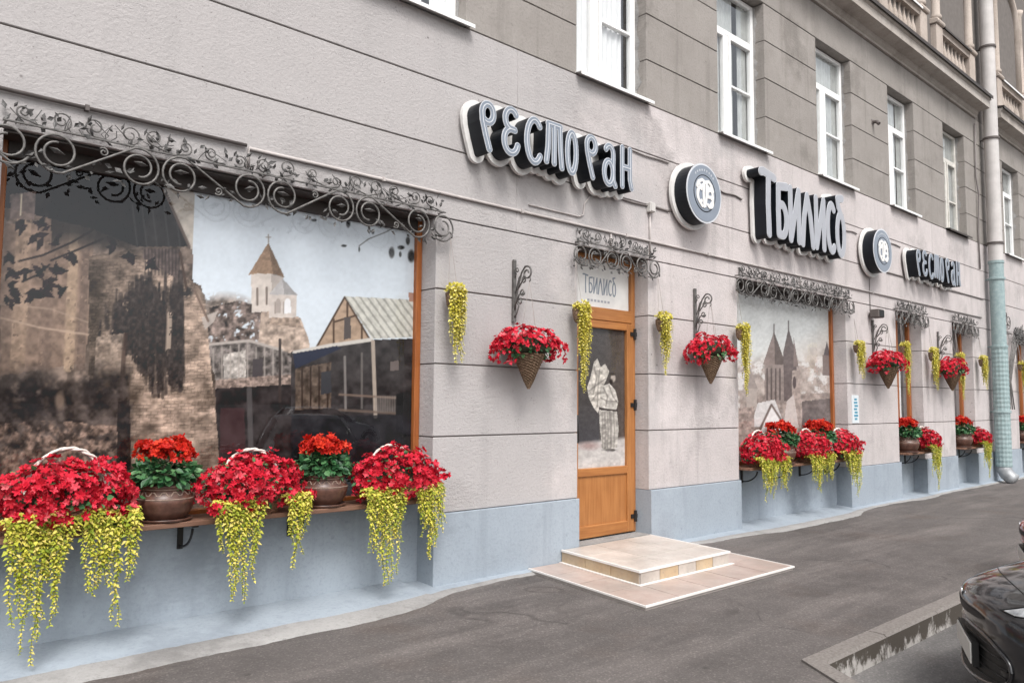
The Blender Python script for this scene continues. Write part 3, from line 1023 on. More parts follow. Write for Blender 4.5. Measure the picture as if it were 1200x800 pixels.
    mort = (np.abs((yy / 3.7) % 1 - .5) > .36) | (np.abs(((x + (rows % 2) * 4 + 3 * (n1 - .5)) / 8.0) % 1 - .5) > .42)
    p.mul(1 - tw * .17 * mort * np.clip((n2 - .3) * 4, 0, 1))
    p.mul(1 + tw * .30 * (vnoise((x + (rows % 2) * 4) / 8.0, rows * 1.0, 26) - .5))
    p.mul(1 - tw * np.clip((182 - x) / 80, 0, 1) * .42)
    p.mul(1 - tw * .3 * np.clip((fbm(x, y, 22, 71) - .5) * 4, 0, 1))
    # ivy hanging in ragged strands
    ir = random.Random(17)
    for k in range(190):
        cx = ir.choice((ir.gauss(152, 16), ir.gauss(172, 14), ir.uniform(140, 196), ir.uniform(201, 213)))
        env = 405 + 62 * math.exp(-((cx - 186) / 26) ** 2) if cx < 199 else 458
        y0 = ir.uniform(315, 352) + max(0, 160 - cx) * .5 + ir.uniform(0, 40)
        y1 = max(y0 + 8, env - abs(ir.gauss(0, 34)))
        w = ir.uniform(1.2, 3.6)
        dr = ir.uniform(-5, 5)
        L = [(cx, y0), (cx + dr * .4, (y0 + y1) / 2), (cx + dr, y1)]
        m = p.line(L, w) * (n3 > ir.uniform(.05, .3))
        p.put(m, (60, 53, 51), ir.uniform(.45, .9), .6, 4, 28 + k % 5)
    p.put(p.line([(199, 368), (197, 410)], 3.0) * (n3 > .35), (190, 168, 148), .75)
    p.put(p.poly([(112, 395), (146, 390), (144, 438), (110, 442)]) * np.clip((n2 - .3) * 5, 0, 1), (158, 138, 122), .7, .5, 4, 29)
    p.put(p.line([(147, 392), (141, 470)], 2.6), (74, 58, 52), .7)
    # shadowed foot of the houses
    p.put(np.clip((y - 425 + 50 * (n1 - .5) + 26 * (n2 - .5)) / 34, 0, 1) * np.clip((156 - x + 14 * (n2 - .5)) / 8, 0, 1) * left, (70, 62, 59), .85, .9, 9, 30)
    p.put(p.ell(36, 466, 56, 36, .7) * np.clip((n2 - .22) * 5, 0, 1), (48, 45, 46), .85, .4, 6, 31)
    p.put(p.ell(115, 455, 36, 34, .7) * np.clip((n2 - .25) * 5, 0, 1), (50, 46, 46), .8, .4, 6, 32)
    p.put(p.ell(70, 470, 7, 13, .5), (140, 118, 102), .7)
    p.put(p.poly([(-40, 500), (60, 492), (150, 500), (150, 620), (-40, 620)]) * np.clip((n2 * .6 + n3 * .4 - .38) * 5, 0, 1), (136, 112, 98), .8, .8, 5, 33)
    p.put(p.poly([(138, 470), (152, 468), (154, 560), (136, 560)]), (48, 43, 42), .8, .6, 6, 34)
    # dark overhang with its boarded soffit
    p.put(p.poly([(-40, 90), (190, 90), (224, 289), (160, 289), (108, 268), (-40, 232)]), (52, 50, 50), .96, .28, 18, 35)
    p.put(np.clip((300 - y + 20 * (n1 - .5)) / 26, 0, 1) * p.poly([(60, 150), (170, 150), (170, 320), (60, 300)]), (50, 48, 48), .85)
    for xx in (155, 166, 178, 192, 205):
        p.put(p.line([(xx, 240), (xx + 6, 289)], .9), (76, 74, 74), .6)
    p.put(p.poly([(186, 200), (228, 214), (226, 293), (221, 290)]), (188, 178, 166), 1, .2, 8, 36)
    p.put(p.line([(192, 222), (222, 289)], 1.6), (108, 92, 84))
    p.put(p.poly([(168, 291), (211, 292), (208, 328), (168, 302)]), (98, 84, 80), .9, .3, 4, 37)
    for k in range(11):
        p.put(p.line([(170 + k * 4, 292), (170 + k * 4, 322)], .7), (58, 52, 52), .8)
    p.put(p.line([(211, 296), (219, 340)], 1.6), (82, 66, 58))
    p.put(p.ell(218, 342, 11, 8, .5) * (n3 > .3), (52, 50, 50), .9)
    p.put(p.poly([(236, 372), (256, 364), (250, 378), (240, 386)]), (182, 172, 164), .8)
    p.put(p.line([(228, 340), (244, 376)], 1.4), (120, 100, 88))
    # branch and leaves
    for L in (((22, 306), (50, 299), (84, 284), (108, 270)), ((60, 305), (90, 293), (120, 280)), ((26, 330), (44, 322), (58, 310))):
        p.put(p.line(L, 1.2), (52, 40, 40))
    lr = random.Random(5)
    for (cx, cy) in ((44, 280), (66, 281), (14, 318), (16, 336), (48, 346), (58, 340), (40, 344), (18, 348), (26, 268), (52, 262), (66, 318), (60, 330), (10, 300), (84, 300), (150, 300), (174, 312), (130, 288), (12, 356), (50, 318), (70, 338), (28, 320)):
        for _ in range(3):
            a = lr.uniform(0, PI)
            L = lr.uniform(6, 11)
            cx2, cy2 = cx + lr.uniform(-5, 5), cy + lr.uniform(-6, 6)
            dx, dy = math.cos(a) * L, math.sin(a) * L
            p.put(p.poly([(cx2 - dx, cy2 - dy), (cx2 + dy * .45, cy2 - dx * .45), (cx2 + dx, cy2 + dy), (cx2 - dy * .45, cy2 + dx * .45)]), (50, 43, 46), .92, .4, 4, 38)
    p.put(p.poly([(12, 228), (42, 224), (40, 258), (12, 256)]), (128, 110, 104), .8, .3, 6, 39)
    p.put(p.line([(25, 228), (24, 252)], 1), (196, 182, 158))
    p.mul(1 + .05 * (n3 - .5))
    return p.build('printed_panel', parent)

def mural_church(parent):
    p = Picture(8.75, 11.70, 0.82, 3.16, 0.245, 0.0125)
    x, y = p.x, p.y
    n1, n2, n3 = fbm(x, y, 26, 41), fbm(x, y, 7, 42), fbm(x, y, 2.2, 43)
    p.put(np.ones_like(x), (206, 208, 206))
    p.put(np.clip((y - 395 + (x - 930) * .45) / 50, 0, 1), (196, 176, 162), .8)
    p.put(np.clip((y - 410 + 30 * (n1 - .5)) / 22, 0, 1), (178, 164, 156), .85, .3, 7, 44)
    p.put(np.clip((n2 - .52) * 8, 0, 1) * np.clip((y - 405) / 20, 0, 1), (222, 220, 218), .8)
    p.put(np.clip((n3 - .6) * 6, 0, 1) * np.clip((y - 410) / 20, 0, 1), (128, 112, 106), .5)
    p.put(p.poly([(868, 468), (890, 462), (975, 460), (975, 540), (860, 540)]) * np.clip((n2 - .25) * 4, 0, 1), (150, 134, 126), .8, .4, 5, 45)
    p.put(p.poly([(940, 470), (978, 466), (978, 540), (940, 540)]), (112, 102, 100), .9, .3, 5, 46)
    # near drum and its cone
    p.put(p.poly([(896, 425), (919, 425), (919, 472), (896, 472)]), (146, 132, 126), 1, .15, 4, 47)
    for xx in (899, 904, 909, 914):
        p.put(p.line([(xx, 432), (xx, 468)], .9), (98, 88, 86))
    p.put(p.poly([(907, 388), (921, 427), (894, 427)]), (142, 126, 120), 1, .12, 4, 48)
    p.mul(1 - .25 * p.poly([(907, 388), (921, 427), (908, 427)]))
    p.put(p.line([(907, 380), (907, 390)], .7), (110, 100, 98))
    # second spire
    p.put(p.poly([(924, 384), (933, 415), (934, 445), (937, 472), (919, 470), (918, 412)]), (112, 100, 98), 1, .15, 4, 49)
    p.put(p.line([(924, 376), (924, 388)], .7), (110, 100, 98))
    p.put(p.poly([(930, 395), (936, 430), (930, 430)]), (134, 118, 114))
    p.put(p.poly([(928, 434), (938, 434), (938, 500), (928, 500)]), (166, 150, 142), 1, .2, 3, 50)
    p.put(p.ell(931, 448, 2.2, 8, .2), (96, 84, 84))
    # small spire
    p.put(p.poly([(878, 428), (888, 455), (873, 455)]), (158, 146, 140))
    p.put(p.poly([(875, 455), (887, 455), (887, 480), (875, 480)]), (176, 164, 156))
    p.put(p.poly([(969, 400), (973, 416), (965, 416)]), (100, 92, 94))
    p.put(p.poly([(964, 416), (975, 416), (975, 440), (964, 440)]), (130, 116, 112))
    # snowy gables
    p.put(p.poly([(888, 472), (908, 468), (920, 500), (880, 500)]), (206, 202, 200), 1, .08, 3, 51)
    p.put(p.poly([(905, 476), (920, 500), (915, 508), (890, 508)]), (222, 218, 216))
    p.put(p.line([(888, 508), (904, 474), (922, 502)], 1.2), (120, 106, 100))
    p.put(p.poly([(922, 470), (930, 462), (936, 500), (918, 500)]), (196, 184, 178))
    p.put(p.poly([(866, 478), (884, 476), (884, 520), (866, 520)]), (150, 132, 124), .8, .4, 3, 52)
    p.mul(1 + .14 * (n3 - .5))
    return p.build('printed_panel', parent)

def picture_door(parent, x0, x1, z0, z1, Y):
    p = Picture(x0, x1, z0, z1, Y, 0.006)
    x, y = p.x, p.y
    n1, n2 = fbm(x, y, 14, 61), fbm(x, y, 3, 62)
    p.put(np.ones_like(x), (84, 80, 79))
    p.put(np.clip((x - 705) / 30, 0, 1), (104, 88, 78), .6)
    p.put(np.clip((y - 470) / 60, 0, 1) * (x < 702), (74, 74, 80), .7)
    p.put(np.clip((y - 514 + (x - 700) * .12) / 5, 0, 1), (196, 190, 186), 1, .1, 6, 63)
    p.put(p.ell(690, 522, 18, 7, .8), (150, 120, 116), .7)
    # load on the back
    p.put(p.poly([(688, 454), (692, 442), (696, 424), (700, 420), (704, 430), (709, 426), (714, 435), (710, 446), (705, 456), (704, 470), (701, 484), (696, 478), (690, 466)]), (198, 191, 181), 1, .35, 4, 64)
    for L in (((696, 428), (699, 444), (695, 462)), ((703, 432), (701, 450), (700, 476)), ((690, 458), (698, 452), (709, 444)), ((693, 470), (699, 462), (704, 460))):
        p.put(p.line(L, .8), (104, 98, 94), .45)
    # head, coat, skirt
    p.put(p.ell(718.5, 443, 3.6, 5.6, .4), (172, 160, 150))
    p.put(p.ell(716, 447, 3, 4, .6), (58, 52, 50))
    p.put(p.ell(718, 438, 4, 2.4, .5), (74, 68, 66))
    p.put(p.poly([(704, 453), (714, 449), (721, 457), (724.5, 470), (722, 481), (703, 479)]), (192, 186, 178), 1, .3, 4, 65)
    for L in (((707, 454), (712, 464), (710, 476)), ((714, 452), (718, 464), (724, 472)), ((704, 466), (712, 470), (722, 470))):
        p.put(p.line(L, .8), (104, 98, 94), .5)
    p.put(p.line([(703, 478), (712, 480), (723, 481)], 1.2), (66, 60, 58), .9)
    p.put(p.poly([(702, 480), (723, 482), (725, 502), (723, 524), (715, 527), (706, 526), (703, 502)]), (182, 176, 168), 1, .3, 3, 66)
    for k, xx in enumerate((705.5, 708.5, 711.5, 715, 719)):
        p.put(p.line([(xx, 483), (xx + 1.2, 505), (xx + .4, 524)], .9 + .5 * (k % 2)), (100, 94, 90), .42)
    p.put(p.ell(714, 527, 10, 2.4, .8), (70, 66, 66), .7)
    p.put(p.ell(708, 529.5, 4, 2.2, .4), (200, 194, 188))
    p.put(p.ell(718, 527, 3.6, 1.8, .4), (96, 90, 88))
    p.mul(1 + .22 * (n2 - .5))
    return p.build('printed_panel', parent)

# ------------------------------------------------------------------ ground floor openings
def recess(a, b, zsill, paint='plinth'):
    """painted wall that closes the foot of a window recess"""
    m = MB()
    m.box(a - 0.0, b + 0.0, 0.205, 0.345, 0.0, zsill)
    m.build('recess_wall', paint, wall_o)

def display_window(a, b, zs, painter, zt=ZL):
    w = 0.058
    y0, y1 = 0.20, 0.29
    m = MB()
    m.box(a + .001, a + w, y0, y1, zs, zt - .001)
    m.box(b - w, b - .001, y0, y1, zs, zt - .001)
    m.box(a + w, b - w, y0, y1, zs, zs + w)
    win = m.build('display_window', 'wood_dark', bld, bevel=0.006)
    hb = MB()
    hb.box(a + w, b - w, y0 - .004, y1, zt - .115, zt - .017)
    hb.build('head_board', 'flash', win)
    painter(win)
    MB().quad((a + w, 0.232, zs + w), (b - w, 0.232, zs + w), (b - w, 0.232, zt - w), (a + w, 0.232, zt - w)).build('pane', 'display_glass', win)
    bk = MB()
    bk.box(a + w, b - w, 0.262, 0.285, zs + w, zt - w)
    bk.build('backing_board', 'room', win)
recess(0.77, 3.96, 0.742)
display_window(0.77, 3.96, 0.745, mural_street)
recess(8.71, 11.76, 0.762)
display_window(8.71, 11.76, 0.765, mural_church)

def narrow_window(a, b):
    recess(a, b, 0.76)
    w = 0.06
    m = MB()
    zs, zt = 0.763, ZL
    m.box(a + .001, a + w, 0.20, 0.27, zs, zt - .001)
    m.box(b - w, b - .001, 0.20, 0.27, zs, zt - .001)
    m.box(a + w, b - w, 0.20, 0.27, zs, zs + w)
    m.box(a + w, b - w, 0.20, 0.27, zt - w, zt - .001)
    m.box((a + b) / 2 - .035, (a + b) / 2 + .035, 0.203, 0.267, zs + w, zt - w)
    win = m.build('window', 'wood_dark', bld, bevel=0.006)
    for p, q in ((a + w, (a + b) / 2 - .035), ((a + b) / 2 + .035, b - w)):
        MB().quad((p, 0.232, zs + w), (q, 0.232, zs + w), (q, 0.232, zt - w), (p, 0.232, zt - w)).build('pane', 'glass', win)
    cm = MB()
    n = 40
    xs = [a + .07 + (b - a - .14) * k / n for k in range(n + 1)]
    vv = [(x, 0.36 + 0.015 * math.sin(k * 1.5), zs + .05) for k, x in enumerate(xs)] + [(x, 0.36 + 0.015 * math.sin(k * 1.5), 2.45) for k, x in enumerate(xs)]
    cm.add(vv, [(k, k + 1, n + 2 + k, n + 1 + k) for k in range(n)])
    cm.build('curtain', 'curtain', win, smooth=True)
for a, b in LOW[3:]:
    narrow_window(a, b)

# entrance door
def entrance():
    a, b, zb = 5.75, 6.90, 0.155
    sk = MB()
    sk.box(a, b, 0.0, 0.345, 0.0, 0.150)
    sk.build('threshold', 'concrete', wall_o)
    y0, y1 = 0.185, 0.255
    f = MB()
    f.box(a + .001, a + .07, y0, y1, zb, ZL - .001)
    f.box(b - .07, b - .001, y0, y1, zb, ZL - .001)
    f.box(a + .07, b - .07, y0, y1, ZL - .06, ZL - .001)
    f.box(a + .07, b - .07, y0, y1, 2.455, 2.60)
    door = f.build('door', 'wood', bld, bevel=0.008, seg=2)
    yl0, yl1 = 0.165, 0.225
    l0, l1 = a + 0.073, b - 0.045
    for (q0, q1) in ((l0, l0 + .12), (l1 - .12, l1)):
        MB().box(q0, q1, yl0, yl1, zb + .012, 2.452).build('stile', 'wood', door, bevel=0.008, seg=2)
    for (q0, q1) in ((2.372, 2.452), (0.80, 0.885), (zb + .012, zb + .135)):
        MB().box(l0 + .12, l1 - .12, yl0, yl1, q0, q1).build('rail', 'wood_h', door, bevel=0.008, seg=2)
    t = MB()
    t.box(a + .071, b - .071, y0 - .012, y0 - .001, 2.46, 2.595)
    t.build('transom_rail', 'wood_h', door, bevel=0.005)
    pn = MB()
    pn.box(l0 + .12, l1 - .12, yl0 + .02, yl1 - .01, zb + .135, 0.80)
    pn.build('lower_panel', 'wood', door)
    picture_door(door, l0 + .12, l1 - .12, 0.885, 2.372, 0.205)
    MB().quad((l0 + .12, .196, .885), (l1 - .12, .196, .885), (l1 - .12, .196, 2.372), (l0 + .12, .196, 2.372)).build('pane', 'display_glass', door)
    tp = MB()
    tp.box(a + .071, b - .071, 0.225, 0.25, 2.601, ZL - .061)
    tp.build('transom_panel', 'white_acr', door)
    for z in (0.33, 1.55, 2.34):
        h = MB()
        h.tube([(b - .045, 0.155, z - .06), (b - .045, 0.155, z + .06)], 0.018, 8)
        h.box(b - .115, b - .046, 0.152, 0.164, z - .022, z + .022)
        h.box(b - .044, b - .002, 0.160, 0.184, z - .022, z + .022)
        h.build('hinge', 'black_iron', door)
    hd = MB()
    hd.tube([(l0 + .06, .163, 1.16), (l0 + .06, .12, 1.16), (l0 + .06, .12, 1.44), (l0 + .06, .163, 1.44)], 0.012, 8)
    hd.build('handle', 'black_iron', door, smooth=True)
    return door
door = entrance()

# ------------------------------------------------------------------ ground
def sheet(name, poly, z, depth, mat, kind='structure', sub=None):
    n = len(poly)
    m = MB()
    m.add([(x, y, z) for x, y in poly] + [(x, y, z - depth) for x, y in poly],
          [tuple(range(n))] + [(i, n + i, n + (i + 1) % n, (i + 1) % n) for i in range(n)])
    o = m.build(name, mat)
    tag(o, kind=kind)
    return o
KX, KY = 4.62, -2.94          # where the kerb turns the corner of the parking bay
kd = Vector((-0.55, -0.835)).normalized()
far = Vector((KX, KY)) + kd * 4.6
road = MB()
road.quad((-250, -250, -0.165), (250, -250, -0.165), (250, 60, -0.125), (-250, 60, -0.165))
tag(road.build('road', 'road'), kind='structure')
sheet('pavement', [(-60, 1.5), (-60, far.y), (far.x, far.y), (KX, KY), (60, KY), (60, 1.5)], 0.0, 0.18, 'asphalt')

def kerb():
    root = MB()
    kw = 0.13
    nrm = Vector((-kd.y, kd.x))
    # inner corner -> offset line on the bay side
    side = 1 if nrm.x > 0 else -1
    nrm *= side
    a = Vector((KX, KY))
    # intersection of the two outer lines
    t = (KY - kw - (a.y + nrm.y * kw)) / kd.y
    oc = a + nrm * kw + kd * t
    segs = []
    x = KX
    k = 0
    base = MB()
    base.add([(a.x, a.y, -.24), (oc.x, oc.y, -.24), (60, KY - kw, -.24), (60, KY, -.24), (a.x, a.y, -.168), (oc.x, oc.y, -.168), (60, KY - kw, -.168), (60, KY, -.168)],
             [(4, 5, 6, 7), (0, 1, 5, 4), (1, 2, 6, 5)])
    kb = base.build('kerb', 'concrete')
    tag(kb, kind='structure')
    def stone(p):
        # p: four xy corners (inner a, inner b, outer b, outer a)
        m = MB()
        z0, z1, c = -.167, 0.012 + rnd.uniform(-.004, .004), 0.018
        (ax, ay), (bx, by), (cx, cy), (dx, dy) = p
        ix, iy = (ax - dx), (ay - dy)
        L = math.hypot(ix, iy)
        ix, iy = ix / L * c, iy / L * c
        V = [(ax, ay, z0), (bx, by, z0), (cx, cy, z0), (dx, dy, z0), (ax, ay, z1), (bx, by, z1), (cx + ix, cy + iy, z1), (dx + ix, dy + iy, z1), (cx, cy, z1 - c), (dx, dy, z1 - c)]
        m.add(V, [(4, 5, 6, 7), (7, 6, 8, 9), (9, 8, 2, 3), (0, 4, 7, 9, 3), (1, 2, 8, 6, 5), (0, 1, 5, 4)])
        o = m.build('kerb_stone', 'kerb', kb)
        o.data.materials.append(M['kerb_face'])
        for pl in o.data.polygons:
            if pl.index == 2:
                pl.material_index = 1
        bm = bmesh.new()
        bm.from_mesh(o.data)
        bmesh.ops.recalc_face_normals(bm, faces=bm.faces)
        bm.to_mesh(o.data)
        bm.free()
    xs = [a.x, 5.55, 6.48, 7.42, 8.4]
    while xs[-1] < 40:
        xs.append(xs[-1] + 1.0)
    for i in range(len(xs) - 1):
        p0, p1 = xs[i] + (0 if i == 0 else .004), xs[i + 1] - .004
        stone([(p0, KY), (p1, KY), (p1, KY - kw), (oc.x if i == 0 else p0, KY - kw)])
    L = 0
    ds = [0, .75, 1.65, 2.6, 3.6, 4.55]
    for i in range(len(ds) - 1):
        i0, i1 = a + kd * (ds[i] + (.0 if i == 0 else .004)), a + kd * (ds[i + 1] - .004)
        o1 = i1 + nrm * kw
        o0 = oc if i == 0 else i0 + nrm * kw
        stone([(i0.x, i0.y), (i1.x, i1.y), (o1.x, o1.y), (o0.x, o0.y)])
kerb()

# concrete apron along the foot of the wall, its outer edge ragged against the asphalt
def apron():
    m = MB()
    xs = np.arange(-6.9, 27.3, 0.06)
    rows = []
    for x in xs:
        inrec = any(a <= x <= b for a, b in LOW)
        # distance the concrete runs out from the wall
        w = 0.15 + 0.012 * math.sin(x * 2.3) + 0.008 * math.sin(x * 9.1) + rnd.uniform(-.008, .008)
        def bump(c, h, amp):
            return amp / (1 + math.exp(-(h - abs(x - c)) / 0.2))
        w += bump(2.0, 1.75, 0.34) + bump(10.1, 1.4, 0.26) + bump(14.2, .5, .1) + bump(7.9, .55, .12)
        rows.append((x, w, 0.055 if bump(2.0, 1.75, 1) > .4 else 0.03))
    V, F = [], []
    for (x, w, h) in rows:
        for (y, z) in ((0.204, h + .012), (0.0, h), (-0.031, h - .002), (-w * .5 - .03, h * .55), (-w, 0.008), (-w - .015, -0.01)):
            V.append((x, y, z + (rnd.uniform(-.002, .002))))
    n = 6
    for i in range(len(rows) - 1):
        for k in range(n - 1):
            F.append((i * n + k, (i + 1) * n + k, (i + 1) * n + k + 1, i * n + k + 1))
    m.add(V, F)
    o = m.build('concrete_apron', 'concrete', smooth=True)
    o.data.flip_normals()
    o.data.materials.append(M['plinth'])
    for pl in o.data.polygons:
        if pl.index % (n - 1) < 3:
            pl.material_index = 1
    tag(o, kind='structure')
apron()

# ------------------------------------------------------------------ entrance steps with tiles
def steps():
    st = thing('entrance_steps', (6.05, -0.8, 0), 'two low tiled entrance steps in front of the wooden door', 'steps')
    ox, oy = 6.05, -0.8
    def sk(x, y):
        return (x + 0.155 * y - ox, y - oy)
    def pbox(m, x0, x1, y0, y1, z0, z1):
        c = [sk(x0, y0), sk(x1, y0), sk(x1, y1), sk(x0, y1)]
        return m.add([(x, y, z0) for x, y in c] + [(x, y, z1) for x, y in c], [(0, 3, 2, 1), (4, 5, 6, 7), (0, 1, 5, 4), (1, 2, 6, 5), (2, 3, 7, 6), (3, 0, 4, 7)])
    lo = pbox(MB(), 5.06, 7.30, -1.585, -0.036, 0.0, 0.026).build('lower_slab', 'joint', st)
    up = pbox(MB(), 5.505, 6.86, -1.115, -0.036, 0.0265, 0.140).build('upper_slab', 'joint', st)
    # lower tread tiles (a ring round the upper step)
    X = [5.066, 5.507, 5.96, 6.41, 6.862, 7.294]
    Y = [-1.58, -1.125, -0.76, -0.40, -0.04]
    for i in range(5):
        for j in range(4):
            if 1 <= i <= 3 and j >= 1:
                continue
            g_ = 0.004
            pbox(MB(), X[i] + g_, X[i + 1] - g_, Y[j] + g_, Y[j + 1] - g_, 0.026, 0.0345 + rnd.uniform(-.0008, .0008)).build('floor_tile', 'tile_pink', lo)
    X = [5.512, 5.96, 6.41, 6.853]
    Y = [-1.108, -0.75, -0.39, -0.04]
    for i in range(3):
        for j in range(3):
            g_ = 0.0025
            pbox(MB(), X[i] + g_, X[i + 1] - g_, Y[j] + g_, Y[j + 1] - g_, 0.1405, 0.150 + rnd.uniform(-.0006, .0006)).build('floor_tile', 'tile_white', up)
    xs = np.linspace(5.507, 6.858, 6)
    for i in range(5):
        pbox(MB(), xs[i] + .004, xs[i + 1] - .004, -1.125, -1.1151, 0.036, 0.134).build('riser_tile', 'tile_grey' if i % 2 == 0 else 'tile_sand', up)
    ys = np.linspace(-1.113, -0.04, 4)
    for i in range(3):
        pbox(MB(), 5.495, 5.5049, ys[i] + .004, ys[i + 1] - .004, 0.036, 0.134).build('riser_tile', 'tile_sand', up)
        pbox(MB(), 6.8601, 6.87, ys[i] + .004, ys[i + 1] - .004, 0.036, 0.134).build('riser_tile', 'tile_sand', up)
    # trims
    for (args, par) in (((5.488, 6.877, -1.133, -1.109, 0.135, 0.1535), up), ((5.488, 5.511, -1.108, -0.04, 0.135, 0.1535), up), ((6.854, 6.877, -1.108, -0.04, 0.135, 0.1535), up),
                        ((5.05, 7.31, -1.60, -1.581, 0.024, 0.0385), lo), ((5.05, 5.065, -1.58, -0.04, 0.024, 0.0385), lo), ((7.295, 7.31, -1.58, -0.04, 0.024, 0.0385), lo),
                        ((5.46, 6.9, -1.165, -1.128, 0.0355, 0.041), lo), ((5.46, 5.492, -1.127, -0.04, 0.0355, 0.041), lo)):
        pbox(MB(), *args).build('edge_trim', 'trim', par)
steps()

# ------------------------------------------------------------------ lettering: stroke glyphs -> distance field -> outlines -> solid letters
def arc(cx, cy, rx, ry, a0, a1, n=18):
    return [(cx + rx * math.cos(R(a0 + (a1 - a0) * i / n)), cy + ry * math.sin(R(a0 + (a1 - a0) * i / n))) for i in range(n + 1)]
GLY = {
    'Р': (0.52, [[(.34, .0), (.22, .3), (.12, .6), (.1, .78)] + arc(.28, .78, .18, .2, 180, -120, 22)]),
    'Е': (0.56, [arc(.3, .76, .2, .22, 35, 262, 20) + [(.42, .535)], arc(.3, .27, .23, .27, 98, 345, 22)]),
    'С': (0.58, [arc(.36, .5, .27, .49, 48, 318, 26)]),
    'Т': (0.66, [[(.1, .96), (.56, .96)], [(.12, .94), (.1, .4), (.04, .06)], [(.33, .94), (.33, .06)], [(.54, .94), (.57, .4), (.62, .0)]]),
    'О': (0.50, [arc(.25, .5, .17, .48, 0, 360, 30)]),
    'А': (0.60, [arc(.26, .3, .19, .29, 0, 360, 24), [(.45, .3), (.46, .12), (.54, .0)], [(.45, .3), (.46, .75)] + arc(.29, .78, .17, .2, 0, 150, 12)]),
    'Н': (0.58, [[(.1, .0), (.1, 1.0)], [(.45, 1.0), (.45, .2), (.52, .0)], [(.1, .5), (.45, .5)]]),
    't': (0.50, [[(.02, 1.12), (.10, 1.14), (.46, 1.08)], [(.27, 1.1), (.25, .55), (.27, .0)]]),
    'б': (0.44, [[(.38, 1.0), (.10, .96), (.09, .5), (.10, .04)], [(.10, .62), (.24, .62)] + arc(.22, .33, .15, .29, 75, -90, 12) + [(.10, .04)]]),
    'и': (0.46, [[(.08, 1.0), (.08, .02)], [(.38, 1.0), (.38, .02)], [(.10, .08), (.36, .94)]]),
    'л': (0.50, [[(.05, .0), (.12, .55), (.24, .98)], [(.24, .98), (.36, .55), (.44, .0)]]),
    'с': (0.40, [arc(.24, .5, .16, .48, 55, 305, 22)]),
    'о': (0.46, [arc(.22, .42, .15, .42, 0, 360, 26), [(.30, .78), (.14, .98), (.10, 1.16), (.30, 1.2)]]),
}

def contours(F, x0, y0, h):
    """iso-lines F = 0 (inside F < 0) by marching squares, linked into closed loops"""
    ny, nx = F.shape
    neg = F < 0
    code = neg[:-1, :-1] * 1 + neg[:-1, 1:] * 2 + neg[1:, 1:] * 4 + neg[1:, :-1] * 8
    T = {1: [(3, 0)], 2: [(0, 1)], 3: [(3, 1)], 4: [(1, 2)], 5: [(3, 2), (1, 0)], 6: [(0, 2)], 7: [(3, 2)], 8: [(2, 3)], 9: [(2, 0)], 10: [(2, 1), (0, 3)], 11: [(2, 1)], 12: [(1, 3)], 13: [(1, 0)], 14: [(0, 3)]}
    nxt, pos = {}, {}
    def edge(j, i, e):
        if e == 0: k = ('h', j, i)
        elif e == 2: k = ('h', j + 1, i)
        elif e == 3: k = ('v', j, i)
        else: k = ('v', j, i + 1)
        if k not in pos:
            if k[0] == 'h':
                a, b = F[k[1], k[2]], F[k[1], k[2] + 1]
                t = a / (a - b)
                pos[k] = (x0 + (k[2] + t) * h, y0 + k[1] * h)
            else:
                a, b = F[k[1], k[2]], F[k[1] + 1, k[2]]
                t = a / (a - b)
                pos[k] = (x0 + k[2] * h, y0 + (k[1] + t) * h)
        return k
    for j, i in zip(*np.nonzero((code > 0) & (code < 15))):
        for a, b in T[int(code[j, i])]:
            nxt[edge(j, i, a)] = edge(j, i, b)
    loops = []
    while nxt:
        k0 = next(iter(nxt))
        k, L = k0, []
        while k in nxt:
            L.append(pos[k])
            k = nxt.pop(k)
        # thin out nearly collinear points
        if len(L) > 6:
            out = []
            for q in range(len(L)):
                a, b, c = L[q - 1], L[q], L[(q + 1) % len(L)]
                cr = abs((b[0] - a[0]) * (c[1] - b[1]) - (b[1] - a[1]) * (c[0] - b[0]))
                if q % 2 == 0 or cr > 0.02 * h * h:
                    out.append(b)
            loops.append(out)
    return loops

def field(strokes, pad, h):
    pts = [p for s in strokes for p in s]
    x0, x1 = min(p[0] for p in pts) - pad, max(p[0] for p in pts) + pad
    y0, y1 = min(p[1] for p in pts) - pad, max(p[1] for p in pts) + pad
    nx, ny = int((x1 - x0) / h) + 2, int((y1 - y0) / h) + 2
    X, Y = np.meshgrid(x0 + np.arange(nx) * h, y0 + np.arange(ny) * h)
    D = np.full(X.shape, 1e9)
    for s in strokes:
        for (ax, ay), (bx, by) in zip(s[:-1], s[1:]):
            dx, dy = bx - ax, by - ay
            t = np.clip(((X - ax) * dx + (Y - ay) * dy) / (dx * dx + dy * dy + 1e-12), 0, 1)
            D = np.minimum(D, np.hypot(X - ax - t * dx, Y - ay - t * dy))
    return D, x0, y0

def solid(D, x0, y0, h, lim, ya, yb, caps=True):
    """plate of everything nearer than lim to the strokes, from y = ya (front) to y = yb (back)"""
    loops = contours(D - lim, x0, y0, h)
    m = MB()
    flat = [p for L in loops for p in L]
    n = len(flat)
    tris = tessellate_polygon([[Vector((p[0] * 20, p[1] * 20, 0)) for p in L] for L in loops])
    m.v = [(p[0], ya, p[1]) for p in flat] + [(p[0], yb, p[1]) for p in flat]
    for t in tris:
        a, b, c = (flat[i] for i in t)
        ccw = (b[0] - a[0]) * (c[1] - a[1]) - (b[1] - a[1]) * (c[0] - a[0]) > 0
        t = tuple(t) if ccw else tuple(reversed(t))
        m.f.append(t)                                     # front looks to -y
        m.f.append(tuple(n + i for i in reversed(t)))
    o = 0
    for L in loops:
        k = len(L)
        for i in range(k):
            j = (i + 1) % k
            m.f.append((o + j, o + i, n + o + i, n + o + j))
        o += k
    return m

